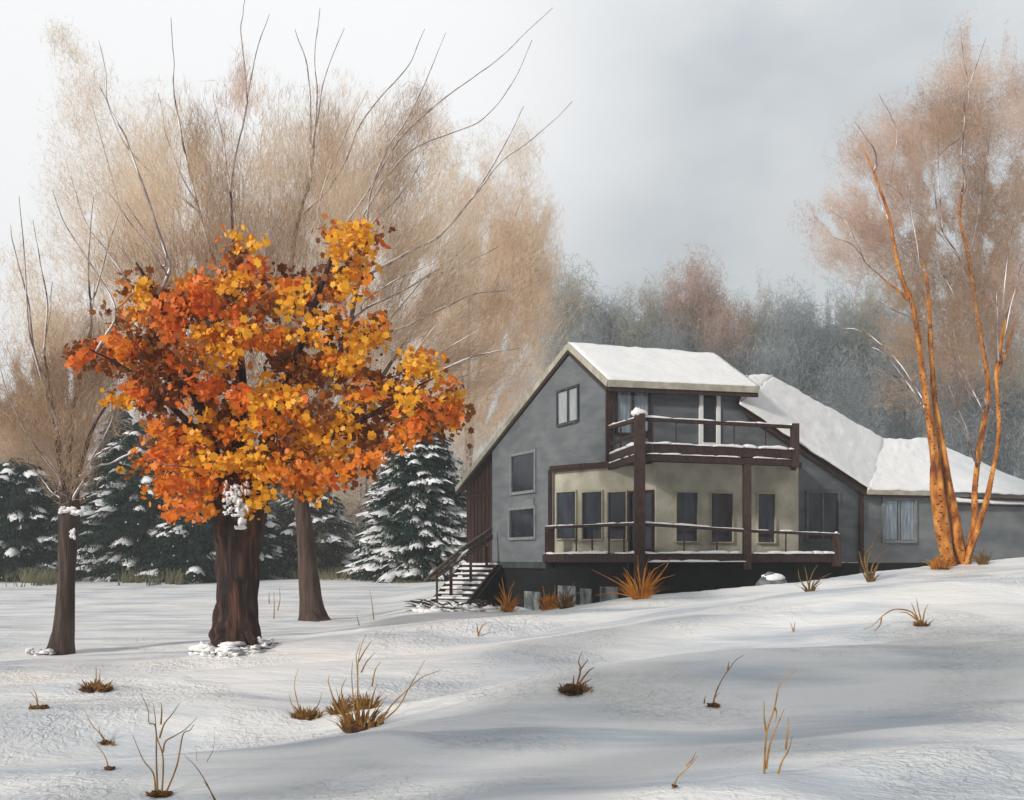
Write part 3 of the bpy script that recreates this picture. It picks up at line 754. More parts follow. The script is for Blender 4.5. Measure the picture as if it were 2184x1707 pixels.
# buttress roots
for (a_, b_, c_) in ((446, 1397, 13), (556, 1399, 14), (488, 1404, 14), (524, 1404, 12)):
    mp_.limb([(505+(a_-505)*.4, 1345, 14), (505+(a_-505)*.75, 1376, 12), (a_, b_, 8), (a_+(a_-505)*.35, b_+6, 3)], YM-.35, YM-.75, sides=10, name='root')
mp_.limb([(485, 1080, 34), (468, 1020, 26), (445, 930, 18), (410, 820, 14), (365, 700, 10), (320, 610, 6), (290, 560, 3)], YM, YM-1.0, sides=12, name='limb')
mp_.limb([(505, 1080, 34), (505, 980, 24), (515, 860, 17), (510, 740, 12), (500, 620, 8), (497, 500, 5), (492, 410, 3)], YM, YM+.8, sides=12, name='limb')
mp_.limb([(535, 1070, 30), (560, 980, 22), (590, 880, 16), (625, 780, 13), (660, 680, 10), (700, 570, 7), (725, 500, 5)], YM, YM-.6, sides=12, name='limb')
mp_.limb([(500, 1060, 24), (450, 960, 14), (380, 880, 10), (300, 810, 7), (240, 770, 4), (190, 745, 2)], YM, YM-1.6, sides=10, name='limb')
mp_.limb([(540, 1060, 22), (600, 990, 14), (700, 930, 10), (800, 880, 7), (880, 830, 4), (940, 800, 2)], YM, YM-1.2, sides=10, name='limb')
for pts, r0 in ((((365, 38), (370, 130), (372, 200), (385, 270), (400, 350), (425, 450), (450, 540), (480, 600)), 4.5),
        (((338, 200), (355, 290), (385, 370), (412, 420)), 2.5), (((210, 85), (224, 150), (232, 225)), 1.6),
        (((212, 185), (240, 240), (270, 300), (300, 380), (330, 470), (360, 560)), 4.2),
        (((455, 205), (475, 300), (490, 400), (505, 500)), 3.2), (((575, 30), (545, 110), (525, 230), (500, 340), (492, 410)), 3.2),
        (((523, -4), (516, 40), (514, 80), (526, 190)), 1.8), (((110, 405), (140, 480), (190, 560), (240, 640)), 2.6),
        (((150, 375), (180, 470), (230, 540), (280, 610)), 3.2), (((232, 410), (290, 490), (340, 560)), 3),
        (((268, 430), (300, 480), (350, 560)), 2.8), (((590, 525), (590, 560), (588, 600)), 2),
        (((250, 690), (300, 760), (345, 830)), 3.5), (((330, 900), (380, 930), (440, 960)), 2.5), (((300, 960), (350, 990), (420, 1000)), 2),
        (((1110, 742), (1050, 752), (1000, 765), (900, 810)), 2.6), (((935, 685), (880, 760), (820, 830)), 3), (((1000, 800), (940, 820), (880, 850)), 2)):
    mp_.branch(pts, r0)
A, O_, Rr, Yy = (8, 2, 1, 1), (3, 6, 2, 3), (4, 3, 8, 1), (2, 2, 0, 9)
YO = (2, 5, 1, 6); MIX = (5, 4, 3, 3)
crown = [
 (305, 630, 38, 45, (3, 4, 2, 4), 1), (370, 640, 60, 48, MIX, 1.1), (440, 625, 62, 42, Rr, 1.3), (345, 680, 75, 50, (6, 3, 4, 1), 1.1), (440, 690, 65, 45, (5, 3, 5, 1), 1.1),
 (516, 535, 17, 28, Yy, 1.3), (520, 590, 38, 38, YO, 1.2), (540, 640, 50, 40, (2, 3, 1, 6), 1.1), (600, 620, 28, 40, (6, 4, 0, 1), .9), (575, 660, 38, 30, A, .8),
 (780, 500, 24, 16, Yy, .8), (735, 530, 38, 42, (1, 2, 0, 8), 1.4), (745, 590, 40, 42, (2, 4, 0, 6), 1.3), (690, 610, 36, 38, (4, 3, 0, 5), 1.1), (640, 650, 36, 42, (7, 4, 0, 1), .9), (705, 660, 38, 32, (7, 3, 1, 1), .9),
 (180, 755, 24, 26, Rr, 1.3), (225, 770, 28, 22, (3, 4, 1, 5), 1), (275, 760, 55, 42, (8, 2, 2, 1), 1.1), (335, 755, 60, 50, (7, 2, 4, 1), 1.1), (270, 710, 34, 34, (8, 2, 2, 1), .9), (300, 820, 55, 38, (8, 3, 2, 0), 1),
 (430, 740, 40, 40, (6, 3, 3, 2), .8), (480, 720, 40, 35, (3, 3, 0, 5), .9), (470, 770, 50, 38, (3, 2, 0, 7), .8), (555, 720, 45, 42, (2, 2, 0, 8), 1), (600, 730, 22, 24, Yy, 1),
 (430, 820, 45, 45, (3, 3, 7, 0), .9), (370, 860, 60, 42, (8, 2, 2, 0), .9), (290, 850, 30, 22, (1, 4, 5, 1), 1), (520, 850, 30, 26, (3, 3, 5, 1), .7),
 (340, 930, 42, 32, (6, 3, 3, 0), .9), (370, 930, 22, 45, (2, 4, 4, 1), 1.1), (325, 990, 34, 26, (1, 6, 4, 1), 1.3), (375, 1000, 28, 40, (2, 6, 4, 1), 1.1), (355, 1050, 16, 30, (1, 6, 3, 0), 1.1), (415, 1050, 26, 38, (3, 5, 2, 1), .9),
 (405, 960, 42, 42, (6, 3, 2, 2), .9), (460, 950, 52, 44, (2, 3, 0, 6), 1.2), (480, 900, 55, 38, (2, 2, 0, 8), 1.3), (440, 1010, 46, 38, (4, 3, 0, 4), 1.1), (450, 1070, 38, 28, (5, 4, 0, 2), .9), (385, 1085, 22, 12, (2, 6, 1, 0), .8),
 (560, 860, 48, 36, (1, 2, 0, 8), 1.4), (590, 920, 60, 44, (4, 4, 0, 4), 1), (560, 980, 60, 44, (3, 4, 0, 5), 1.1), (640, 870, 50, 44, (6, 3, 3, 1), .9), (615, 800, 50, 46, (6, 4, 3, 1), .9), (660, 770, 45, 42, (6, 3, 4, 1), .9),
 (545, 1062, 36, 32, (1, 2, 0, 8), 1.4), (520, 1020, 40, 30, (3, 3, 0, 4), .8), (600, 1010, 55, 34, (2, 4, 0, 6), 1.2), (655, 960, 50, 44, (2, 3, 1, 6), 1.2), (700, 930, 55, 44, (3, 4, 1, 4), 1.1), (740, 870, 50, 36, (3, 4, 4, 2), 1),
 (690, 720, 50, 28, (3, 4, 5, 1), 1), (740, 770, 45, 32, (6, 2, 1, 4), 1), (775, 730, 38, 26, (4, 2, 0, 6), 1), (800, 700, 26, 20, (3, 2, 0, 6), 1.1), (735, 800, 34, 20, Yy, .9), (790, 840, 46, 32, (7, 3, 0, 1), .8),
 (690, 1020, 50, 22, (1, 6, 2, 4), 1.3), (750, 990, 50, 30, (1, 4, 1, 6), 1.2), (785, 950, 32, 36, (5, 4, 0, 2), 1), (770, 920, 38, 30, (6, 3, 1, 1), .8),
 (840, 920, 44, 22, (4, 4, 0, 4), .8), (830, 870, 50, 26, (7, 2, 2, 1), .8), (880, 910, 38, 24, (4, 4, 1, 3), .8), (905, 880, 36, 20, (6, 3, 0, 1), .7), (885, 790, 20, 26, Yy, 1.3), (900, 770, 14, 14, Yy, 1.2), (845, 830, 26, 18, (2, 2, 0, 7), 1.1), (870, 850, 22, 20, (6, 2, 0, 2), .8),
 (945, 840, 26, 24, (1, 3, 0, 7), 1.3), (950, 870, 34, 20, (3, 5, 1, 3), 1), (975, 895, 16, 24, (3, 6, 0, 1), .9), (920, 900, 22, 18, (3, 4, 0, 3), .8), (650, 1045, 40, 10, (3, 5, 1, 1), .7)]
mb = MB(); leaves(mb, [(a_, b_, c_*1.0, d_*1.0, (6, 3, .8, .8), k_*.40) for a_, b_, c_, d_, w_, k_ in crown], YM+.5, 1.2, per=20, size=.145, spread=.30, step=25)
leaves(mb, [(a_, b_, c_*.95, d_*.95, (w_[0]*1.05, w_[1], w_[2]*1.1, w_[3]*1.45+.2), k_*.64) for a_, b_, c_, d_, w_, k_ in crown], YM-.9, 1.0, per=32, size=.155, spread=.26, step=31)
mb.build('crown', ['leaf_rust', 'leaf_orange', 'leaf_red', 'leaf_yellow'], mp_.o)
mb = MB()
rad = (510, 1050)
twigs(mb, [(400, 390, 90, 140, .8, 0), (470, 430, 60, 170, 1, 1), (330, 500, 85, 110, 1, 0), (330, 560, 110, 70, 1, 1), (430, 560, 90, 90, 1.2, 1), (560, 400, 60, 170, .8, 0), (420, 330, 45, 110, 1, 1),
           (300, 400, 70, 130, .7, 0), (515, 175, 18, 60, .9, 2), (515, 200, 50, 30, .5, 2), (540, 520, 80, 110, 1, 1), (400, 700, 130, 110, .8, 1), (500, 800, 190, 180, .45, 1)],
      YM+2.0, 1.2, rad, .36, .009, 1.5, .38)
mb.build('twigs', ['twig_tan', 'twig_brown', 'twig_pink'], mp_.o)
mb = MB(); rr = random.Random(8)
for i in range(60):
    t = rr.random(); u = 478+rr.uniform(0, 52); v = 1030+rr.random()**1.3*72
    blob(mb, P(u, v, YM-1.25+rr.uniform(-.1, .1)), (rr.uniform(.015, .06), .05, rr.uniform(.015, .07)), i, 1.3, 9, 6)
for i in range(8):
    blob(mb, P(512+rr.uniform(-8, 10), 1118+rr.uniform(-16, 14), YM-.72), (rr.uniform(.03, .09), .08, rr.uniform(.03, .09)), i+40, .9, 8, 5)
mb.build('snow', 'clean_snow', mp_.o, True)
# snow and leaf litter heaped round the foot
lit = empty('snow_heap', P(500, 1396, YM-1), 'ragged heap of snow and dead twigs around the thick maple trunk', 'snow heap')
mb = MB(); mk = MB()
for i in range(60):
    a_ = rr.uniform(math.pi*1.02, math.pi*1.98); r_ = rr.uniform(.66, .95); x_ = mp_.base[0]-.05+math.cos(a_)*r_; y_ = YM+math.sin(a_)*r_
    z_ = gz(x_, y_)+rr.uniform(-.03, .22)*(1 if i % 3 else .2); blob(mb, (x_, y_, z_), (rr.uniform(.05, .22), .13, rr.uniform(.03, .08)), i, 1.0, 11, 6)
    if i % 3 == 0: mk.tube([(x_, y_, z_), (x_+rr.uniform(-.2, .2), y_-.05, z_+.05), (x_+rr.uniform(-.4, .4), y_-.1, z_+rr.uniform(-.05, .1))], [.02, .018, .006], 5)
mb.build('snow', 'clean_snow', lit, True); mk.build('dead_twigs', 'brush', lit)

# ---- tree behind (bare, tan)
bt = Tree('bare_tree', 'tall bare tree with tan twigs whose brown trunk stands between maple and house', 'tree', 665, 1322, trunk='bark_far', seed=9)
YB = bt.y
bt.limb([(668, 1332, 44), (666, 1318, 32), (662, 1280, 24), (657, 1220, 20), (651, 1150, 18), (644, 1080, 17), (638, 1020, 16), (630, 960, 15)], sides=20)
bt.limb([(662, 1312, 20), (672, 1328, 14), (695, 1340, 5)], YB-.3, YB-1.0, sides=9, name='root')
bt.limb([(630, 975, 16), (620, 880, 13), (615, 780, 10), (618, 640, 8), (630, 500, 6), (662, 380, 4)], YB, YB+.8, sides=9, name='limb')
bt.limb([(632, 985, 16), (670, 880, 13), (715, 780, 10), (745, 700, 8), (760, 620, 6), (790, 560, 4)], YB, YB-.8, sides=9, name='limb')
bt.limb([(634, 1000, 13), (710, 930, 10), (790, 840, 8), (830, 780, 5), (870, 720, 3)], YB, YB+1, sides=9, name='limb')
for pts, r0 in ((((627, 62), (655, 140), (662, 240), (663, 370)), 3.8), (((683, 15), (672, 120), (676, 215), (668, 310)), 2.8), (((735, 60), (695, 160), (676, 260), (666, 340)), 3),
        (((905, 62), (870, 140), (810, 210), (768, 268), (735, 350)), 2.6), (((950, 70), (910, 170), (870, 250), (820, 330)), 2),
        (((1178, 18), (1080, 110), (1010, 165), (925, 228), (850, 300), (790, 400), (725, 500)), 4.2),
        (((1135, 85), (1090, 185), (1020, 260), (950, 290), (880, 320), (830, 370), (780, 450)), 4), (((1118, 228), (1060, 340), (1000, 430), (940, 500), (860, 545), (780, 590)), 4),
        (((1220, 218), (1150, 285), (1065, 350), (1030, 395)), 2.6), (((905, 325), (880, 380), (830, 440), (770, 500)), 3.6),
        (((1005, 515), (935, 575), (860, 620), (770, 665)), 3.6), (((1062, 525), (1000, 560), (930, 585)), 2.2), (((930, 560), (860, 590), (780, 640)), 2.6), (((915, 580), (850, 660), (810, 710)), 3.6),
        (((1080, 620), (1010, 628), (950, 655), (880, 690), (820, 715)), 3), (((560, 275), (555, 330), (570, 375), (575, 440)), 1.8), (((572, 320), (578, 400), (572, 470)), 1.8), (((620, 345), (606, 400), (600, 450)), 1.8),
        (((783, 195), (740, 280), (700, 370), (680, 450)), 2.4), (((1035, 700), (960, 740), (880, 790)), 2)):
    bt.branch(pts, r0, 1.0)
mb = MB(); rad = (640, 1020)
twigs(mb, [(640, 480, 90, 200, 1, 1), (720, 420, 70, 180, 1, 0), (640, 330, 60, 100, .6, 0), (700, 290, 40, 80, .6, 1), (800, 420, 60, 150, 1, 0), (850, 340, 50, 110, 1, 1), (895, 250, 40, 70, .9, 1),
           (830, 560, 110, 110, 1, 1), (900, 480, 90, 120, .9, 0), (900, 640, 110, 110, 1, 1), (820, 740, 100, 110, .9, 1), (960, 540, 70, 90, .8, 0), (620, 640, 110, 140, 1.2, 1), (720, 850, 120, 120, .8, 1), (760, 330, 60, 110, .6, 0),
           (1060, 755, 60, 26, 1.3, 1), (1010, 800, 60, 40, 1.1, 1), (960, 770, 70, 40, .9, 1)],
      YB+1.5, 1.6, rad, .48, .012, 1.5, .38)
mb.build('twigs', ['twig_tan', 'twig_brown'], bt.o)

# ---- pale trees in the field behind
def hazy(name, label, cat, u, y, trunk, blobs, mats, centre, ln, w, cov, group=None, jit=.6, ys=2.0, tm='branch', limbs=()):
    q = P(u, 1190, y); z = float(gz(q[0], q[1])); vb = V0-(z-EYE)*F/y
    o = empty(name, (q[0], q[1], z), label, cat, group)
    mb = MB(); tp = smooth_line([(u, vb+12, trunk*1.4), (u+4, (vb*2+centre[1])/3, trunk), (centre[0], centre[1], trunk*.7), (centre[0], blobs[0][1], trunk*.3)], 5)
    mb.tube([P(a[0], a[1], y) for a in tp], [max(.3, a[2])*y/F for a in tp], 8, .1); mb.build('trunk', tm, o, True)
    for lp in limbs:
        mb = MB(); a = smooth_line([(centre[0], centre[1]+10)]+list(lp), 6); n = len(a)
        mb.tube([P(k_[0], k_[1], y+t_*1.5) for k_, t_ in zip(a, np.linspace(0, 1, n))], [(.6*trunk*(1-t_)+.5)*y/F for t_ in np.linspace(0, 1, n)], 5); mb.build('branch', tm, o, True)
    mb = MB(); twigs(mb, blobs, y, ys, centre, ln, w, cov, jit)
    mb.build('crown', mats, o)
    return o
T1, T2 = ['twig_tan', 'twig_brown'], ['twig_pink', 'twig_brown']
hazy('pale_tree', 'tallest pale tan tree fading into the sky at the far left behind the maple', 'tree', 330, 92, 6,
     [(250, 420, 110, 170, .75, 0), (170, 250, 60, 120, .4, 0), (125, 75, 30, 28, .6, 0), (155, 120, 34, 40, .5, 0), (195, 190, 40, 60, .4, 0), (320, 600, 160, 140, .8, 0), (220, 620, 110, 150, .6, 0), (350, 330, 80, 110, .6, 0), (150, 420, 60, 140, .35, 0)], T1, (370, 900), 0.65, .022, 1.25,
     limbs=(((330, 700), (250, 420), (190, 200)), ((400, 600), (360, 350))))
hazy('pale_tree', 'broad pale tan tree whose crown spreads behind the ridge of the gable', 'tree', 1010, 88, 8,
     [(1060, 560, 95, 110, 1, 0), (1100, 540, 60, 90, 1, 0), (1135, 455, 45, 60, 1, 0), (1140, 620, 40, 90, .9, 0), (1010, 420, 80, 110, .6, 0), (1110, 330, 40, 70, .4, 0), (1080, 700, 110, 150, 1, 0), (1150, 560, 40, 120, .7, 0), (960, 700, 110, 150, .9, 0), (1020, 880, 120, 110, 1, 0), (930, 330, 80, 100, .45, 0), (1040, 640, 60, 40, .8, 1)], T1, (1000, 1000), 0.65, .022, 2.3,
     limbs=(((1020, 800), (1070, 560), (1120, 400)), ((980, 760), (930, 520))))
hazy('pale_tree', 'mid height pale tan tree seen between the maple crown and the big snowy spruce', 'tree', 800, 92, 7,
     [(720, 700, 150, 180, .9, 0), (850, 850, 120, 140, 1, 0), (700, 1000, 90, 110, 1, 0), (800, 560, 140, 120, .6, 0), (620, 560, 130, 160, .6, 0), (700, 430, 160, 130, .4, 0)], T1, (780, 1080), .7, .024, 1.5)
hazy('pale_tree', 'low brown grey tree behind the slim bare tree at the left edge', 'tree', 60, 92, 6,
     [(60, 900, 110, 140, 1, 1), (150, 820, 100, 120, .9, 1), (20, 1000, 100, 120, 1, 1), (130, 720, 70, 60, .5, 0), (230, 780, 60, 130, .7, 1)], T1, (60, 1130), 0.65, .022, 1.7)

# ---- small bare tree, left
lt = Tree('bare_tree', 'slim bare tree with forked brown trunk and upswept branches standing left of the maple', 'tree', 130, 1394, trunk='bark_left', seed=21)
YL = lt.y
lt.limb([(126, 1402, 38), (130, 1386, 28), (136, 1340, 23), (140, 1260, 19), (144, 1180, 19), (146, 1110, 21), (148, 1070, 21), (150, 1050, 17)], sides=22)
lt.limb([(138, 1080, 13), (130, 1000, 9), (122, 930, 7), (110, 850, 4.5), (95, 760, 3)], YL, YL-.4, sides=9, name='limb')
lt.limb([(148, 1080, 14), (146, 1000, 9), (150, 940, 7), (160, 860, 5), (180, 780, 4), (195, 700, 3), (190, 600, 2.5)], YL, YL+.4, sides=9, name='limb')
lt.limb([(158, 1080, 13), (168, 1010, 8), (185, 950, 6), (205, 900, 4), (238, 850, 2)], YL, YL-.3, sides=9, name='limb')
for pts, r0 in ((((22, 480), (35, 550), (60, 640), (75, 760), (120, 900)), 3), (((40, 420), (50, 520), (60, 680), (78, 770)), 2.6), (((70, 470), (85, 560), (100, 640), (95, 760)), 2.4), (((112, 600), (105, 680), (92, 750)), 2.2),
        (((200, 420), (190, 520), (188, 600), (192, 640)), 2.4), (((262, 430), (240, 500), (205, 620)), 2), (((203, 560), (195, 690), (182, 740)), 2.4), (((0, 788), (18, 840), (60, 930), (120, 1010)), 2.2),
        (((75, 848), (105, 905), (140, 960), (150, 1040)), 3.2), (((243, 848), (238, 900), (205, 960), (180, 1010)), 2.6), (((284, 912), (255, 945), (225, 960)), 2.6), (((330, 900), (300, 950), (245, 985), (200, 1000), (160, 1060)), 3.4),
        (((80, 1010), (105, 1042), (135, 1070)), 2.4), (((78, 958), (100, 975), (125, 1010)), 2.4), (((160, 900), (158, 960), (150, 1020)), 3)):
    lt.branch(pts, r0*1.1, .8, snow=.95)
mb = MB()
twigs(mb, [(60, 830, 80, 70, 1, 0), (150, 800, 80, 80, 1, 0), (120, 900, 90, 70, 1, 0), (20, 900, 60, 60, 1, 0), (110, 700, 70, 60, .5, 1), (210, 760, 50, 70, .7, 0), (150, 990, 45, 60, 1, 0), (60, 600, 50, 90, .25, 1)], YL+.6, .9, (150, 1080), .32, .011, 3.2, .55)
mb.build('twigs', ['twig_brown', 'twig_tan'], lt.o)
mb = MB()
for i in range(14): blob(mb, P(150+rr.uniform(-20, 28), 1088+rr.uniform(-8, 8), YL-.3), (rr.uniform(.04, .13), .1, rr.uniform(.03, .08)), i, .9, 8, 5)
for i in range(5): blob(mb, P(154+rr.uniform(-3, 5), 1145+rr.uniform(-14, 12), YL-.28), (.04, .05, rr.uniform(.03, .08)), i, .9, 8, 5)
for i in range(16): 
    x_ = lt.base[0]-.4+rr.uniform(-.35, .35); y_ = YL-.3+rr.uniform(-.3, .2); blob(mb, (x_, y_, gz(x_, y_)+rr.uniform(.0, .2)), (rr.uniform(.05, .16), .12, rr.uniform(.03, .09)), i+9, .9, 8, 5)
mb.build('snow', 'clean_snow', lt.o, True)

# ---- orange birch clump, right
bi = Tree('birch_tree', 'orange barked birch clump with four leaning trunks and a pinkish brown crown', 'tree', 2050, 1203, y=34.6, trunk='orange_bark', seed=31)
YR = 34.6; bi.ls = .53; bi.allr = True
TR = [([(2034, 1222, 34), (2022, 1196, 29), (2008, 1120, 25), (1999, 1050, 22), (1992, 980, 16), (1984, 900, 14), (1968, 800, 12), (1957, 720, 10.5), (1945, 650, 9), (1922, 590, 7.5), (1906, 520, 6.5), (1893, 450, 6), (1872, 390, 5), (1852, 340, 3), (1834, 304, 1)], YR, YR-.3),
      ([(2056, 1222, 28), (2050, 1195, 24), (2038, 1120, 19), (2022, 1040, 17), (2010, 960, 14), (1996, 870, 12), (1989, 800, 10), (1985, 720, 9), (1981, 640, 7.5), (1974, 580, 5), (1964, 535, 1)], YR+.1, YR+.5),
      ([(2060, 1215, 14), (2068, 1170, 13), (2078, 1100, 11.5), (2080, 1040, 11), (2090, 950, 10), (2107, 860, 9), (2105, 800, 8.5), (2094, 730, 8), (2082, 660, 7.5), (2072, 590, 7), (2062, 530, 6.5), (2048, 470, 6), (2050, 420, 5), (2063, 372, 1)], YR+.1, YR+.9),
      ([(2058, 1215, 14), (2078, 1150, 12), (2100, 1080, 11), (2118, 1003, 9), (2130, 930, 7.5), (2128, 850, 6), (2126, 790, 8), (2138, 720, 7), (2152, 655, 1)], YR, YR-.5)]
tms = []
for k_, (pts, a_, b_) in enumerate(TR):
    o_, p3, rw = bi.limb(pts, a_, b_, rough=.34, sides=16)
    # dark bark marks set into each trunk
    mb = MB()
    for i in range(110 if k_ < 2 else 70):
        t = ((i+.5)/(110 if k_ < 2 else 70))**1.25*.72; j = t*(len(p3)-1); j0 = int(j); f_ = j-j0
        c_ = p3[j0]*(1-f_)+p3[j0+1]*f_; r_ = rw[j0]*(1-f_)+rw[j0+1]*f_
        an = rr.uniform(-1.35, 1.35); w_ = rr.uniform(.12, .4)
        arc = [c_+np.array([math.sin(an+q_)*r_*.99, -math.cos(an+q_)*r_*.99, q_*.05*(1 if i % 2 else -.6)]) for q_ in np.linspace(-w_, w_, 5)]
        mb.tube(arc, [.002, .016, .022, .016, .002], 5)
    mb.build('bark_pattern', 'bark_mark', o_)
bi.limb([(2126, 800, 6), (2150, 740, 5), (2166, 680, 1)], YR-.4, YR-.6, name='limb', sides=9)
bi.limb([(1937, 640, 8), (1918, 622, 6), (1890, 600, 3), (1866, 578, 1)], YR-.2, YR-.6, name='limb', sides=9)
BR = [((1797, 702), (1835, 705), (1883, 738), (1921, 779), (1960, 840)), ((1842, 733), (1883, 753), (1917, 791), (1965, 862)), ((1777, 507), (1821, 525), (1844, 557), (1867, 580)), ((1768, 447), (1803, 474), (1821, 509), (1840, 550)),
      ((1863, 638), (1904, 659), (1978, 691)), ((1881, 391), (1904, 401), (1932, 433), (1960, 540)), ((1899, 435), (1955, 454), (2001, 495), (2050, 560)),
      ((1971, 309), (1989, 368), (1994, 415), (2010, 493), (2042, 539), (2063, 599)), ((1992, 230), (2003, 286), (2001, 382), (2010, 480)), ((2049, 55), (2056, 134), (2065, 184), (2062, 260)), ((2104, 81), (2075, 166), (2056, 216), (2057, 260), (2052, 330), (2060, 400)),
      ((2115, 267), (2104, 341), (2095, 405), (2075, 520)), ((1874, 200), (1899, 249), (1913, 286), (1900, 380)), ((1822, 260), (1858, 309), (1870, 341)), ((1819, 336), (1853, 382), (1880, 440)), ((1941, 368), (1943, 442), (1962, 560)),
      ((1964, 534), (2001, 567), (2042, 645), (2079, 686)), ((2129, 603), (2126, 645), (2130, 760)), ((2027, 668), (2051, 778), (2098, 880)), ((2015, 712), (2042, 783), (2065, 835), (2104, 862)), ((2019, 810), (2049, 886), (2076, 960)),
      ((2015, 878), (2053, 908), (2076, 976)), ((1852, 786), (1917, 806), (1960, 860)), ((2144, 916), (2120, 880), (2104, 850)), ((2180, 560), (2160, 640), (2140, 740)), ((2174, 420), (2150, 540), (2140, 660))]
for pts in BR: bi.branch(pts, 2.6, .7, dy=rr.uniform(-1.5, 2), snow=.45)
mb = MB()
twigs(mb, [(2090, 100, 52, 55, .9, 0), (2060, 170, 70, 50, .8, 0), (2020, 260, 80, 70, 1, 1), (2080, 260, 90, 80, .8, 0), (1930, 300, 80, 70, .9, 0), (1990, 390, 110, 90, .8, 0), (2110, 380, 80, 90, 1, 1), (1880, 400, 80, 70, .8, 0),
           (1800, 470, 80, 50, .7, 0), (1880, 510, 100, 70, 1, 0), (2000, 520, 110, 90, 1, 1), (2110, 520, 80, 100, 1, 1), (1800, 540, 60, 40, .6, 0), (1960, 640, 90, 80, 1, 1), (2070, 640, 100, 90, 1, 1), (2150, 620, 60, 90, 1, 0), (1930, 740, 50, 60, .7, 1),
           (2040, 740, 70, 70, .7, 1), (2140, 740, 55, 90, .7, 1), (1905, 840, 45, 40, .3, 1), (2190, 250, 50, 80, .6, 0), (2200, 420, 60, 100, .8, 1), (2160, 190, 40, 60, .6, 0), (1760, 430, 50, 28, .4, 0), (1840, 330, 55, 60, .6, 0)],
      YR+2.2, 1.3, (2040, 900), .2, .009, 2.1, 1.0)
mb.build('crown', T2, bi.o)

# ---- wooded rise behind the house
def forest(label, u, vt, w, hgt, y, m1, m2='twig_grey', cov=2.6):
    mi = [m1, m2]
    hazy('forest_tree', label, 'tree', u, y, 5, [(u, vt+hgt*.30, w*.75, hgt*.30, .8, 0), (u-w*.35, vt+hgt*.55, w*.75, hgt*.33, 1, 0), (u+w*.4, vt+hgt*.6, w*.75, hgt*.33, 1, 0), (u, vt+hgt*.85, w*1.1, hgt*.4, 1.1, 1), (u, vt+hgt*1.25, w*1.1, hgt*.35, 1.1, 1)],
         mi, (u, vt+hgt*1.6), 0.75, .038, cov, 'misty trees on the rise behind the house', jit=.9, ys=2.5)
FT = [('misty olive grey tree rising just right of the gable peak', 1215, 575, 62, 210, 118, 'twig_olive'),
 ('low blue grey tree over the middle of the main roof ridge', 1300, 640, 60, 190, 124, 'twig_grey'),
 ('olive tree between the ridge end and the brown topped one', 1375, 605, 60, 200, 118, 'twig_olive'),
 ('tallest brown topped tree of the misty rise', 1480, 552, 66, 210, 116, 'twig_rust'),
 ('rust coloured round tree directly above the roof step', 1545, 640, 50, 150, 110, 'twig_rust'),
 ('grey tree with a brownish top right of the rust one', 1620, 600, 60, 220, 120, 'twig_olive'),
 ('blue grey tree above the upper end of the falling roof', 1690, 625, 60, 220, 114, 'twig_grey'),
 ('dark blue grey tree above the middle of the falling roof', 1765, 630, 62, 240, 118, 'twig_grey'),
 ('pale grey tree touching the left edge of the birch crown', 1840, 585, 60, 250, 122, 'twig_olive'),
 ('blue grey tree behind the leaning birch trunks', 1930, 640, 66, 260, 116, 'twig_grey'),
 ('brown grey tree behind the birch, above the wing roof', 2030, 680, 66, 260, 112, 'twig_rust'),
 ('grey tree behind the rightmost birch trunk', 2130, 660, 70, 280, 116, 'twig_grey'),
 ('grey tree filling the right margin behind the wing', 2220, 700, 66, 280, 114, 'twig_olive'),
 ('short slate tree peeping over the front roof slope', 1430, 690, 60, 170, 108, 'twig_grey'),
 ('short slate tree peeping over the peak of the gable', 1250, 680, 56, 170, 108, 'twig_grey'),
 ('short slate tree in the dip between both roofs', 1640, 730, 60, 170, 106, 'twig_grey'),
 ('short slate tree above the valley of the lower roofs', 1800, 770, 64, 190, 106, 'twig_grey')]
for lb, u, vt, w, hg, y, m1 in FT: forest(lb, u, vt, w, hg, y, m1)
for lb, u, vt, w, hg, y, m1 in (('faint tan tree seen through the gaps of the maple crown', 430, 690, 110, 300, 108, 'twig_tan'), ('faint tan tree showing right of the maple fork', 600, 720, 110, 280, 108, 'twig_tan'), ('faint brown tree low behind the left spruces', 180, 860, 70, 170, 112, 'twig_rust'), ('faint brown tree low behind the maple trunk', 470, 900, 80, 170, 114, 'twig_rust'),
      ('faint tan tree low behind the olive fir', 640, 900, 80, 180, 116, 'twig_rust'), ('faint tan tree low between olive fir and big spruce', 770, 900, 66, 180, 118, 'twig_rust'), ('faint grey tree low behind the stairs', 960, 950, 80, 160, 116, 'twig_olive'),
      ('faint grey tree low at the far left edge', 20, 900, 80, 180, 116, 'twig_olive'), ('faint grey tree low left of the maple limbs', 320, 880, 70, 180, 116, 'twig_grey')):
    hazy('forest_tree', lb, 'tree', u, y, 4, [(u, vt+hg*.4, w*.9, hg*.45, 1, 0), (u, vt+hg, w*1.2, hg*.5, 1, 0), (u, vt+hg*1.4, w*1.2, hg*.4, 1, 1)], [m1, 'twig_grey'], (u, vt+hg*1.7), 0.75, .038, 2.2, 'misty trees on the rise behind the house', jit=.9, ys=2.5)

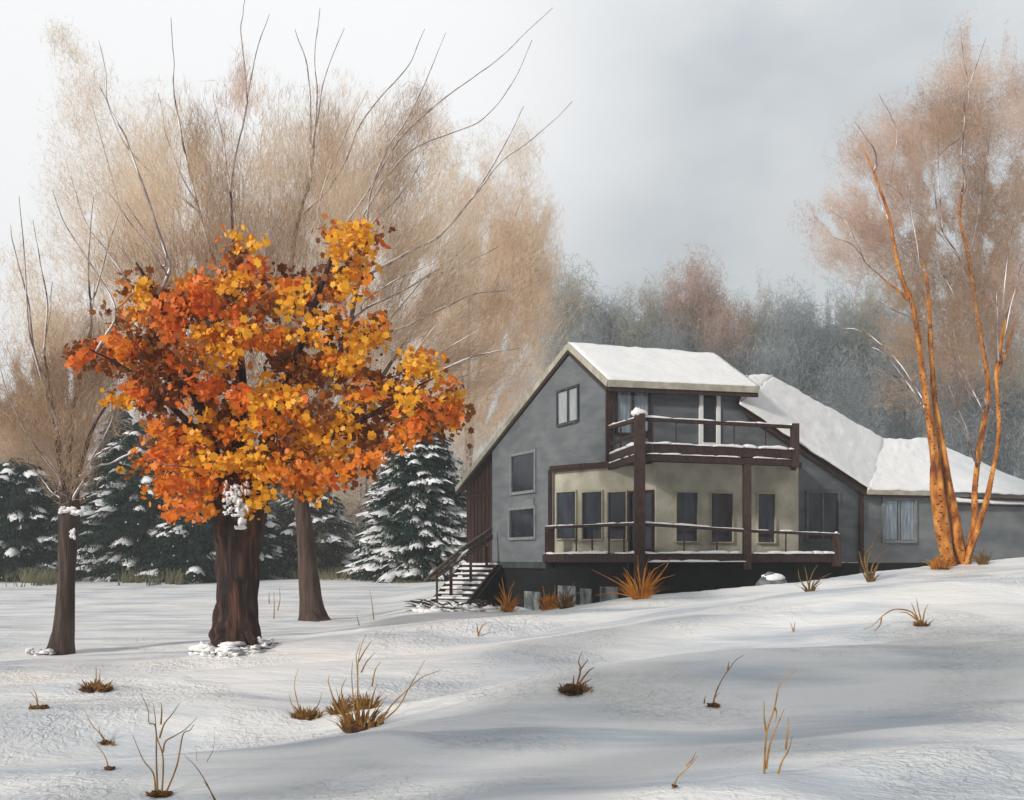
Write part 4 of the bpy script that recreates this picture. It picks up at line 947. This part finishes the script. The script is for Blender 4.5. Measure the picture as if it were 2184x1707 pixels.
# ---- snowy evergreens
def spruce(name, label, u, vtop, vbase, wpx, y, m='needle', snowp=.3, seed=0, top_r=.06, group='snow laden evergreens at the far side of the field', round_=.75, haz=1.0):
    rr = random.Random(seed); q = P(u, vbase, y); zb_ = float(gz(q[0], q[1])); H_ = P(u, vtop, y)[2]-zb_; Rm = wpx*y/F/2
    o = empty(name, (q[0], q[1], zb_), label, 'evergreen tree', group)
    mb = MB(); mb.tube([(q[0], q[1], zb_-.3), (q[0], q[1], zb_+H_*.5), (q[0], q[1], zb_+H_*.97)], [.22, .14, .03], 8); mb.build('trunk', 'bark_left', o, True)
    nd, sn = MB(), MB(); tiers = int(H_/.32)
    for i in range(tiers):
        t = i/(tiers-1); z = zb_+.22+(H_-.27)*t; r = Rm*((1-t)**round_*.97+top_r)*rr.uniform(.88, 1.08)*(1 if t > .08 else .86)
        nb = max(5, int(2*math.pi*r/.62))
        a0 = rr.uniform(0, 6.28)
        for k in range(nb):
            a = a0+k*2*math.pi/nb+rr.uniform(-.12, .12)
            rr_ = r*rr.uniform(.78, 1.1); dx, dy_ = math.cos(a), math.sin(a)
            if dy_ > .55 and rr.random() < .6: continue
            droop = rr.uniform(.16, .42)
            tip = np.array([q[0]+dx*rr_, q[1]+dy_*rr_, z-droop*rr_*.6-.08]); root = np.array([q[0]+dx*rr_*.35, q[1]+dy_*rr_*.35, z+.05])
            ax = tip-root; side = np.array([-dy_, dx, 0]); wdt = rr.uniform(.28, .50)
            # fan of needle sprays hanging from the bough
            n = 46; tt = rng.random(n)**.8; sd = (rng.random(n)-.5)*2*wdt*(.45+.55*tt)
            b_ = root+np.outer(tt, ax)+np.outer(sd, side)+np.stack([np.zeros(n), np.zeros(n), -sd*sd*.55+.02], 1)
            d_ = ax/np.linalg.norm(ax)*.6+np.outer(sd*1.3, side)+np.stack([np.zeros(n), np.zeros(n), -.25-.5*rng.random(n)], 1)+rng.normal(size=(n, 3))*.16
            d_ /= np.linalg.norm(d_, axis=1)[:, None]; ln_ = (.16+.22*rng.random(n))[:, None]
            s_ = np.cross(d_, [0, 0, 1.0]+rng.normal(size=(n, 3))*.3); s_ /= np.linalg.norm(s_, axis=1)[:, None]+1e-6
            nd.quads(np.stack([b_-s_*.06, b_+s_*.06, b_+d_*ln_+s_*.012, b_+d_*ln_-s_*.012], 1), 0)
            if dy_ < .35 and rr.random() < snowp:
                # arched pad of snow following the bough, ragged at its outer edge
                nu, nv = 9, 5; wd_ = wdt*rr.uniform(.8, 1.7); l0_ = rr.uniform(.25, .6); th_ = rr.uniform(.05, .10); g_ = []; g2 = []
                for a_ in range(nu+1):
                    e_ = a_/nu*2-1
                    fr = 1+.22*rr.uniform(-1, 1)-.35*abs(e_)**2
                    for b2 in range(nv+1):
                        t_ = l0_+(1.02-l0_)*b2/nv*fr; pp = root+ax*t_+side*e_*wd_+np.array([0, 0, -e_*e_*wd_*.5+.03])
                        pp[2] += rr.uniform(-.015, .02); g2.append(pp.copy()); pp[2] += th_*(1-abs(e_)**3)*(1-.6*abs(b2/nv*2-1)**3)+.01
                        if b2 == nv: pp[2] -= rr.uniform(0, .10)
                        g_.append(pp)
                nn = len(g_); ix = np.arange(nn).reshape(nu+1, nv+1); fs = []
                for a_ in range(nu):
                    for b2 in range(nv):
                        w4 = (ix[a_, b2], ix[a_+1, b2], ix[a_+1, b2+1], ix[a_, b2+1]); fs.append(w4[::-1]); fs.append(tuple(x_+nn for x_ in w4))
                rim = [ix[i_, 0] for i_ in range(nu)]+[ix[nu, j_] for j_ in range(nv)]+[ix[i_, nv] for i_ in range(nu, 0, -1)]+[ix[0, j_] for j_ in range(nv, 0, -1)]
                for k2 in range(len(rim)):
                    a2, b3 = rim[k2], rim[(k2+1) % len(rim)]; fs.append((a2, b3, b3+nn, a2+nn))
                sn.add(np.array(g_+g2), fs)
            elif dy_ < .2 and rr.random() < .12:
                blob(sn, root+ax*.9+side*rr.uniform(-.3, .3), (.05, .05, .05), k, .5, 6, 4)
    nd.build('crown', m, o); sn.build('snow', 'clean_snow', o, True)
    return o
spruce('spruce_tree', 'big dark spruce loaded with snow right beside the red brown gable boards', 893, 866, 1206, 285, 74, snowp=.24, seed=1, round_=.55, top_r=.12)
spruce('spruce_tree', 'dark snow laden spruce between slim left tree and the maple trunk', 300, 900, 1246, 390, 76, snowp=.16, seed=2, round_=.48)
spruce('spruce_tree', 'dark spruce cut by the left edge, behind the slim bare tree', 35, 975, 1246, 290, 74, snowp=.18, seed=3, round_=.42)
spruce('spruce_tree', 'dark low spruce tucked just left of the maple trunk', 420, 1000, 1248, 230, 72, snowp=.10, seed=4, round_=.45)
spruce('spruce_tree', 'dark spruce wedged between slim left tree and its snowy neighbour', 150, 1000, 1248, 240, 75, snowp=.12, seed=14, round_=.42)
spruce('spruce_tree', 'dark spruce mostly hidden directly behind the maple trunk', 520, 1030, 1248, 200, 75, snowp=.10, seed=15, round_=.42)
spruce('fir_tree', 'olive fir lightly dusted with snow behind the maple trunk', 660, 1000, 1216, 250, 84, m='needle_olive', snowp=.16, seed=5, round_=.55)
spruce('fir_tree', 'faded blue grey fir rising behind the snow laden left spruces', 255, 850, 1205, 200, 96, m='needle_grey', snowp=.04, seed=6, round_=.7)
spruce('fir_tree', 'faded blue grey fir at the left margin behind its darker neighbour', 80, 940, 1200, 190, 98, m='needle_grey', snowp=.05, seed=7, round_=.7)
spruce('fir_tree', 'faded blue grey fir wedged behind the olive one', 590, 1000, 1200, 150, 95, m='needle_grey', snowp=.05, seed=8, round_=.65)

# ---- tall pines standing left of the viewer; their shade falls across the slope
for i, (gu, gv, t_, w_, h_, lb) in enumerate(((1130, 1510, 17, .95, 3.4, 'slim pine nearest the slope on the near left'), (1440, 1445, 22, 1.0, 3.8, 'slim pine farther out on the near left'), (1520, 1590, 13, .7, 2.6, 'slim pine beside the viewpoint'),
      (1880, 1535, 16, .95, 3.2, 'broad crowned pine beside the viewpoint'), (1880, 1400, 23, .9, 4.0, 'tallest slim pine on the near left'), (880, 1600, 13, .6, 2.2, 'small crowned pine left of the viewpoint'), (1260, 1360, 28, .8, 3.4, 'lofty pine far out on the left'), (2120, 1470, 20, 1.0, 3.4, 'leaning pine behind the viewpoint'))):
    gy_ = hit(gu, gv); gx_ = (gu-U0)/F*gy_; x_ = gx_-.7071*t_; y_ = gy_-.7071*t_; zc_ = EYE+(V0-gv)/F*gy_+t_*math.tan(R(24))
    z_ = float(gz(x_, y_)); o = empty('pine_tree', (x_, y_, z_), lb, 'pine tree', 'tall pines beside the viewpoint')
    mb = MB(); mb.tube([(x_, y_, z_-.2), (x_+.1, y_, zc_*.5), (x_, y_, zc_+h_*.6)], [.16, .12, .04], 9, .1); mb.build('trunk', 'bark_left', o, True)
    n = 5200; d_ = rng.normal(size=(n, 3)); d_ /= np.linalg.norm(d_, axis=1)[:, None]; q_ = rng.random(n)**.45
    p_ = np.array([x_, y_, zc_])+d_*q_[:, None]*np.array([w_, w_, h_/1.4]); f_ = rng.normal(size=(n, 3)); f_ /= np.linalg.norm(f_, axis=1)[:, None]
    s_ = np.cross(f_, rng.normal(size=(n, 3))); s_ /= np.linalg.norm(s_, axis=1)[:, None]
    mb = MB(); mb.quads(np.stack([p_-s_*.05, p_+s_*.05, p_+f_*.42+s_*.02, p_+f_*.42-s_*.02], 1), 0); mb.build('crown', 'needle', o)

# ---- dead grass added as the olive shade band along the foot of the evergreens
mb = MB()
for (ua, ub, y0_, y1_, n, hh) in ((-60, 480, 66, 75, 12000, .95), (555, 790, 72, 84, 4600, .8), (780, 960, 68, 74, 1500, .3)):
    yy = y0_+(y1_-y0_)*rng.random(n)**.6; uu = ua+(ub-ua)*rng.random(n); xx = (uu-U0)/F*yy
    kp = (vn(xx/1.6, yy/1.2)+.5*vn(xx/.5, yy/.5)) > -.12+.5*(1-(yy-y0_)/(y1_-y0_)); xx, yy = xx[kp], yy[kp]; zz = gz(xx, yy); n = len(xx)
    b_ = np.stack([xx, yy, zz-.03], 1); d_ = np.stack([rng.normal(size=n)*.35, rng.normal(size=n)*.3, np.ones(n)], 1)*(hh*(.35+.8*rng.random(n)))[:, None]
    w_ = np.stack([.022+.02*rng.random(n), np.zeros(n), np.zeros(n)], 1); mb.quads(np.stack([b_-w_, b_+w_, b_+d_+w_*.2, b_+d_-w_*.2], 1), 0)
gr = mb.build('shade_grass', 'shade_grass'); tag(gr, 'stuff', 'low dead grass as olive shade at the foot of the evergreens', 'grass')

# ------------------------------------------------------------------ dry plants in the snow
GT = 'dry plants poking through the snow'
def tuft(label, u, v, stems, clump=0, spikes=0, m='reed', r=2.0, y=None, sp=22, name='grass_tuft', cat='dry grass', cm='clump', fan=1.0):
    y = y or hit(u, v); b = P(u, v, y); z = float(gz(b[0], b[1])); dz = (z-b[2])
    k = y/F; o = empty(name, (b[0], b[1], z), label, cat, GT); rr = random.Random(int(u*7+v))
    def Q(a, dy=0): q = P(a[0], a[1], y+dy); return q
    if stems:
        mb = MB()
        for s_ in stems:
            s_ = [tuple(p) for p in s_]
            oth = [p for q_ in stems if q_ is not s_ for p in q_ if tuple(q_[0]) != s_[0]]
            if math.hypot(s_[0][0]-u, s_[0][1]-v) > 16 and v-s_[0][1] > 14 and all(math.hypot(p[0]-s_[0][0], p[1]-s_[0][1]) > 9 for p in oth):
                s_ = [(u+(s_[0][0]-u)*.25, v-2), (u+(s_[0][0]-u)*.75, (v+s_[0][1])/2)]+s_
            dy = rr.uniform(-.15, .15); l = smooth_line(s_, 6); n = len(l)
            p3 = [Q(a, dy*t) for a, t in zip(l, np.linspace(0, 1, n))]
            if math.hypot(s_[0][0]-u, s_[0][1]-v) < 12: p3[0] = np.array([b[0], b[1], z-.05])+(np.array(p3[0])-b)*[1, 1, 0]
            mb.tube(p3, [max(.35, r*(1-.75*t))*k*.8 for t in np.linspace(0, 1, n)], 5)
        mb.build('stems', m, o)
    if clump or spikes:
        mb = MB(); w = max(clump, 14)
        for i in range(int(clump*1.6)+spikes):
            x0 = rr.uniform(-.5, .5)*w; ln = rr.uniform(.35, 1)*sp; an = (x0/w)*1.9*fan+rr.gauss(0, .28)
            p0 = np.array([b[0]+x0*k, b[1]+rr.uniform(-.3, .3)*w*k*.8, z-.02]); p1 = p0+np.array([math.sin(an)*ln*k, rr.uniform(-.3, .3)*ln*k, math.cos(an)*ln*k])
            md = (p0+p1)/2+np.array([-math.sin(an)*.1*ln*k, 0, .08*ln*k]); wv = np.array([1.5*k, .4*k, 0])*rr.uniform(.7, 1.5)
            mb.quads(np.array([[p0-wv, p0+wv, md+wv*.9, md-wv*.9], [md-wv*.9, md+wv*.9, p1+wv*.15, p1-wv*.15]]), 0)
        mb.build('blades', m if clump == 0 else ('reed_dark' if m == 'reed' else m), o)
    if clump:
        mb = MB()
        for i in range(4): blob(mb, (b[0]+rr.uniform(-.35, .35)*clump*k, b[1]+rr.uniform(-.2, .2)*clump*k, z+.02), (clump*k*.32, clump*k*.3, clump*k*.14), i+int(u), .8, 12, 7)
        mb.build('root_clump', cm, o, True)
    return o
tuft('small bent stalk on a dark clump nearest the left edge', 82, 1512, [[(80, 1505), (76, 1490), (62, 1474)], [(80, 1503), (78, 1485), (70, 1466)]], 30, sp=16)
tuft('short spiky dark clump just below the slim tree', 207, 1472, [[(205, 1460), (205, 1423)], [(210, 1462), (214, 1430)]], 46, sp=30)
tuft('slanting twig with small brown clump beside it, left foreground', 230, 1592, [[(228, 1590), (218, 1570), (195, 1545), (178, 1508)], [(224, 1580), (214, 1566), (210, 1548)]], 26, sp=14)
tuft('lone slanting twig on a pale ochre clump', 232, 1644, [[(232, 1640), (222, 1610), (195, 1578)]], 22, sp=8)
tuft('forked golden plant with five raised arms, tallest at lower left', 338, 1700, [[(345, 1695), (348, 1640), (346, 1606), (334, 1570), (331, 1530), (327, 1503)], [(332, 1552), (318, 1542), (316, 1515), (301, 1480)],
      [(347, 1606), (353, 1582), (372, 1570), (395, 1556), (421, 1530)], [(340, 1575), (350, 1545), (366, 1525), (383, 1500)], [(343, 1545), (345, 1520), (344, 1500)], [(332, 1690), (327, 1650), (305, 1620), (283, 1568)], [(390, 1568), (405, 1558), (414, 1545)]], 40, sp=20, r=2.8, name='dry_shrub', cat='dry shrub')
tuft('pair of thin brown stalks leaving the bottom edge', 462, 1716, [[(460, 1712), (440, 1670), (418, 1636), (392, 1610)], [(463, 1712), (444, 1680), (434, 1666)]], 0, m='reed_dark', name='dry_stalks', cat='dry stalks')
tuft('pale thin twig pair right of the forked golden plant', 440, 1626, [[(440, 1626), (452, 1606), (456, 1590), (459, 1550)], [(424, 1650), (420, 1620), (417, 1588)]], 0, r=1.2, name='dry_stalks', cat='dry stalks')
tuft('dark tuft with two curved arms left of the biggest tuft', 655, 1533, [[(640, 1520), (633, 1492), (628, 1460), (636, 1424)], [(640, 1522), (622, 1502), (617, 1480)], [(668, 1522), (680, 1500), (686, 1478)]], 50, sp=34)
tuft('biggest brown tuft with tall golden stalk in the centre foreground', 768, 1556, [[(762, 1500), (763, 1440), (764, 1410), (770, 1380), (780, 1354)], [(764, 1412), (778, 1388), (793, 1366)], [(762, 1430), (760, 1400), (768, 1372)],
      [(790, 1500), (800, 1470), (806, 1460)], [(812, 1542), (832, 1508), (862, 1478), (900, 1445), (940, 1430)], [(872, 1468), (888, 1440), (906, 1408)], [(752, 1476), (750, 1440), (752, 1412)], [(770, 1435), (782, 1412), (800, 1392)], [(793, 1465), (800, 1430), (812, 1412)],
      [(728, 1478), (734, 1455), (740, 1447)], [(800, 1520), (815, 1500), (824, 1484)], [(702, 1462), (700, 1450), (703, 1440)]], 70, sp=62, r=2.6, fan=.7, name='dry_shrub', cat='dry shrub')
tuft('dense ochre side clump leaning on the biggest tuft', 724, 1522, [[(725, 1510), (722, 1490), (716, 1466)]], 36, 20, sp=46)
tuft('dark upper clump at the base of the tall golden stalk', 780, 1512, [[(770, 1500), (765, 1470)], [(790, 1500), (800, 1474)]], 38, 20, sp=44)
tuft('tiny V shaped sprig on the bright crest before the stairs', 1020, 1358, [[(1020, 1356), (1018, 1340), (1016, 1327)], [(1020, 1356), (1028, 1336), (1044, 1326)]], 0, r=2.2, name='grass_sprig')
for lb, pts in (('left pale reed of the three near the distant brown trunk', [(574, 1288), (574, 1262)]), ('middle and longest reed of the three near the brown trunk', [(584, 1320), (585, 1290), (584, 1262)]), ('right dark reed of the three near the brown trunk', [(592, 1302), (597, 1280), (596, 1254)]),
        ('short stub of grass in the hollow left of the stairs', [(766, 1334), (760, 1310)]), ('slim reed nearest the stairs in the hollow', [(797, 1322), (793, 1285), (788, 1258)])):
    tuft(lb, pts[0][0], pts[0][1], [pts], 0, m='reed', r=1.8, name='reed', cat='reed')
tuft('upright spiky tuft with dark base in the middle of the slope', 1228, 1476, [[(1228, 1470), (1238, 1430), (1234, 1410), (1242, 1390)], [(1234, 1460), (1255, 1432), (1268, 1424)], [(1236, 1462), (1262, 1448)], [(1222, 1465), (1224, 1440)], [(1236, 1430), (1254, 1408)]], 62, sp=24, r=3)
tuft('thin zigzag twig with two bits of leaf on the open slope', 1520, 1508, [[(1520, 1505), (1528, 1475), (1540, 1450), (1556, 1426), (1570, 1408), (1586, 1398)], [(1524, 1490), (1534, 1478)], [(1552, 1430), (1555, 1410)], [(1502, 1500), (1504, 1484)]], 24, sp=10, r=2.4)
tuft('tall golden stalks at the lower right of the slope', 1632, 1652, [[(1630, 1650), (1632, 1600), (1636, 1560), (1652, 1510), (1660, 1470), (1672, 1450), (1700, 1428)], [(1634, 1640), (1642, 1590), (1655, 1555), (1673, 1512)], [(1634, 1560), (1630, 1530), (1630, 1495)], [(1660, 1650), (1668, 1625), (1682, 1600), (1690, 1570)], [(1676, 1600), (1680, 1560), (1682, 1530)], [(1652, 1510), (1656, 1520), (1654, 1540)]], 0, r=3.2, name='dry_stalks', cat='dry stalks')
tuft('broken ochre twig near the bottom edge, right of centre', 1437, 1682, [[(1437, 1680), (1446, 1658), (1470, 1635), (1488, 1612)], [(1464, 1634), (1478, 1618), (1484, 1604)]], 16, sp=6, r=2.4, name='dry_stalks', cat='dry stalks')
tuft('tiny dark sprig half way up the right slope', 1693, 1348, [[(1692, 1346), (1686, 1328)], [(1693, 1345), (1696, 1326)]], 0, r=1.6, name='grass_sprig')
tuft('arching dry tuft bending left below the birch', 1966, 1336, [[(1962, 1330), (1950, 1302), (1944, 1286)], [(1968, 1330), (1972, 1305), (1980, 1288)], [(1966, 1330), (1958, 1296), (1955, 1276)], [(1960, 1330), (1944, 1306), (1910, 1300), (1885, 1312), (1862, 1334), (1842, 1342)], [(1955, 1322), (1935, 1308), (1918, 1306)], [(1880, 1318), (1876, 1335), (1858, 1352)]], 26, sp=20, r=2.4)
tuft('fan of bright orange grass below the thick corner post', 1366, 1278, [[(1362, 1272), (1340, 1230), (1330, 1210)], [(1366, 1272), (1385, 1225), (1420, 1200)], [(1370, 1272), (1400, 1240), (1440, 1226)], [(1360, 1272), (1320, 1245), (1262, 1215)], [(1366, 1270), (1362, 1220), (1360, 1185)], [(1368, 1270), (1376, 1215), (1384, 1192)], [(1355, 1275), (1310, 1265), (1270, 1270)], [(1374, 1270), (1420, 1210), (1428, 1190)]], 26, 46, m='reed_orange', sp=74, r=2.2, cm='reed_orange')
tuft('narrow curved orange tuft at the corner of the gable foundation', 1082, 1306, [[(1084, 1300), (1074, 1270), (1064, 1245)], [(1084, 1300), (1086, 1265), (1098, 1240)], [(1082, 1300), (1070, 1230)]], 14, 14, m='reed_orange', sp=48, r=2.8)
tuft('two horned orange tuft before the concrete piers', 1172, 1300, [[(1168, 1296), (1162, 1275), (1158, 1250)], [(1176, 1296), (1182, 1275), (1184, 1248)]], 26, 26, m='reed_orange', sp=40, r=3, cm='reed_orange', fan=.4)
tuft('bushy brown grass right of the two horned tuft', 1206, 1298, [[(1200, 1294), (1214, 1262), (1226, 1240)], [(1206, 1294), (1225, 1270), (1248, 1258)], [(1206, 1294), (1192, 1262)]], 22, 26, m='reed_olive', sp=42, r=2.4)
tuft('olive grass before the dark gap right of the boulder', 1726, 1262, [[(1724, 1258), (1732, 1225), (1744, 1205)], [(1720, 1258), (1706, 1235), (1702, 1215)], [(1728, 1258), (1750, 1235), (1774, 1222)], [(1726, 1258), (1720, 1225), (1716, 1208)]], 0, 14, m='reed_olive', sp=36, r=2.4)
tuft('tall olive gold grass by the dark wing corner post', 1856, 1242, [[(1854, 1238), (1850, 1200), (1866, 1150), (1874, 1134)], [(1856, 1238), (1864, 1200), (1900, 1166)], [(1852, 1236), (1838, 1200), (1832, 1175)], [(1856, 1236), (1872, 1205), (1890, 1188)], [(1854, 1236), (1844, 1190), (1858, 1165)]], 0, 14, m='reed_olive', sp=40, r=3)
tuft('ochre grass crowding the left foot of the birch', 2006, 1206, [[(2004, 1202), (1996, 1190)]], 30, 50, m='reed_orange', sp=36, y=33.9)
tuft('pointed ochre grass at the right foot of the birch', 2096, 1202, [[(2090, 1198), (2104, 1166)], [(2094, 1198), (2120, 1176)]], 0, 40, m='reed_olive', sp=42, y=34.4)

# ------------------------------------------------------------------ air
hz = MB(); hz.box((-400, -40, -8), (420, 420, 70)); ho = hz.build('haze', [], origin=(0, 0, 0)) if False else None
USE_HAZE = True
if USE_HAZE:
    me = bpy.data.meshes.new('haze'); v = np.concatenate(hz.v); me.from_pydata(v.tolist(), [], hz.f)
    m = bpy.data.materials.new('air'); m.use_nodes = True; nt = m.node_tree
    nt.nodes.remove(nt.nodes['Principled BSDF']); pv = nt.nodes.new('ShaderNodeVolumePrincipled')
    pv.inputs['Color'].default_value = (.93, .95, .98, 1); pv.inputs['Density'].default_value = .0014; pv.inputs['Anisotropy'].default_value = 0
    nt.links.new(pv.outputs[0], nt.nodes['Material Output'].inputs['Volume']); me.materials.append(m)
    ho = bpy.data.objects.new('haze', me); col.objects.link(ho); ho['kind'] = 'stuff'

# ------------------------------------------------------------------ sky, sun, camera
SUN_AZ, SUN_EL = R(225), R(24)          # azimuth clockwise from +Y
w = bpy.data.worlds.new('World'); sc.world = w; w.use_nodes = True; nt = w.node_tree
for n in list(nt.nodes): nt.nodes.remove(n)
N = nt.nodes.new; L = nt.links.new
out = N('ShaderNodeOutputWorld'); sky = N('ShaderNodeTexSky'); sky.sky_type = 'NISHITA'; sky.sun_disc = False
sky.sun_elevation = SUN_EL; sky.sun_rotation = SUN_AZ; sky.air_density = 1; sky.dust_density = 3
bg1 = N('ShaderNodeBackground'); bg1.inputs[1].default_value = .02; L(sky.outputs[0], bg1.inputs[0])
tc = N('ShaderNodeTexCoord')
n1 = N('ShaderNodeTexNoise'); n1.inputs['Scale'].default_value = 2.6; n1.inputs['Detail'].default_value = 5; n1.inputs['Roughness'].default_value = .5
mpn = N('ShaderNodeMapping'); mpn.inputs['Scale'].default_value = (1, 1, 1.8); mpn.inputs['Location'].default_value = (.4, .1, .2); L(tc.outputs['Generated'], mpn.inputs[0]); L(mpn.outputs[0], n1.inputs['Vector'])
r1 = N('ShaderNodeValToRGB'); e = r1.color_ramp.elements; e[0].position = .40; e[0].color = (.44, .48, .505, 1); e[1].position = .60; e[1].color = (.69, .71, .715, 1); L(n1.outputs[0], r1.inputs[0])
# brighter cloud where the daylight breaks through, high on the left
dp = N('ShaderNodeVectorMath'); dp.operation = 'DOT_PRODUCT'; gdir = Vector((-.30, .85, .40)).normalized(); dp.inputs[1].default_value = gdir
nm = N('ShaderNodeVectorMath'); nm.operation = 'NORMALIZE'; L(tc.outputs['Generated'], nm.inputs[0]); L(nm.outputs[0], dp.inputs[0])
r2 = N('ShaderNodeMapRange'); r2.inputs['From Min'].default_value = .86; r2.inputs['From Max'].default_value = .99; r2.interpolation_type = 'SMOOTHERSTEP'; L(dp.outputs['Value'], r2.inputs['Value'])
mx = N('ShaderNodeMixRGB'); mx.inputs['Color2'].default_value = (1.04, 1.04, 1.03, 1); L(r2.outputs[0], mx.inputs[0]); L(r1.outputs[0], mx.inputs['Color1'])
sx = N('ShaderNodeSeparateXYZ'); L(nm.outputs[0], sx.inputs[0])
r4 = N('ShaderNodeMapRange'); r4.inputs['From Min'].default_value = .05; r4.inputs['From Max'].default_value = .42; r4.inputs['To Min'].default_value = .74; r4.inputs['To Max'].default_value = 1.06; L(sx.outputs['Z'], r4.inputs['Value'])
r5 = N('ShaderNodeMapRange'); r5.inputs['From Min'].default_value = -.5; r5.inputs['From Max'].default_value = .5; r5.inputs['To Min'].default_value = .62; r5.inputs['To Max'].default_value = 1.0; L(sx.outputs['Y'], r5.inputs['Value'])
m5 = N('ShaderNodeMath'); m5.operation = 'MULTIPLY'; L(r4.outputs[0], m5.inputs[0]); L(r5.outputs[0], m5.inputs[1])
mg = N('ShaderNodeVectorMath'); mg.operation = 'SCALE'; L(r1.outputs[0], mg.inputs[0]); L(m5.outputs[0], mg.inputs['Scale']); L(mg.outputs[0], mx.inputs['Color1'])
bg2 = N('ShaderNodeBackground'); bg2.inputs[1].default_value = 1.0; L(mx.outputs[0], bg2.inputs[0])
ad = N('ShaderNodeAddShader'); L(bg1.outputs[0], ad.inputs[0]); L(bg2.outputs[0], ad.inputs[1]); L(ad.outputs[0], out.inputs[0])

sl = bpy.data.lights.new('sun', 'SUN'); sl.energy = 3.2; sl.angle = R(6); sl.color = (1, .95, .88)
so_ = bpy.data.objects.new('sun', sl); col.objects.link(so_)
sd = Vector((math.sin(SUN_AZ)*math.cos(SUN_EL), math.cos(SUN_AZ)*math.cos(SUN_EL), math.sin(SUN_EL)))
so_.rotation_euler = sd.to_track_quat('Z', 'Y').to_euler()
cam = bpy.data.cameras.new('camera'); co = bpy.data.objects.new('camera', cam); col.objects.link(co)
co.location = (0, 0, EYE); co.rotation_euler = (R(90), 0, 0); cam.sensor_width = 36; cam.lens = 36*F/2184
cam.shift_x = 0; cam.shift_y = (V0-853.5)/2184; cam.clip_end = 5000; cam.clip_start = .1
sc.camera = co
sc.view_settings.view_transform = 'Standard'; sc.view_settings.look = 'None'; sc.view_settings.exposure = 0; sc.view_settings.gamma = 1
sc.cycles.max_bounces = 6; sc.cycles.transparent_max_bounces = 16; sc.cycles.volume_bounces = 0
sc.cycles.use_denoising = True
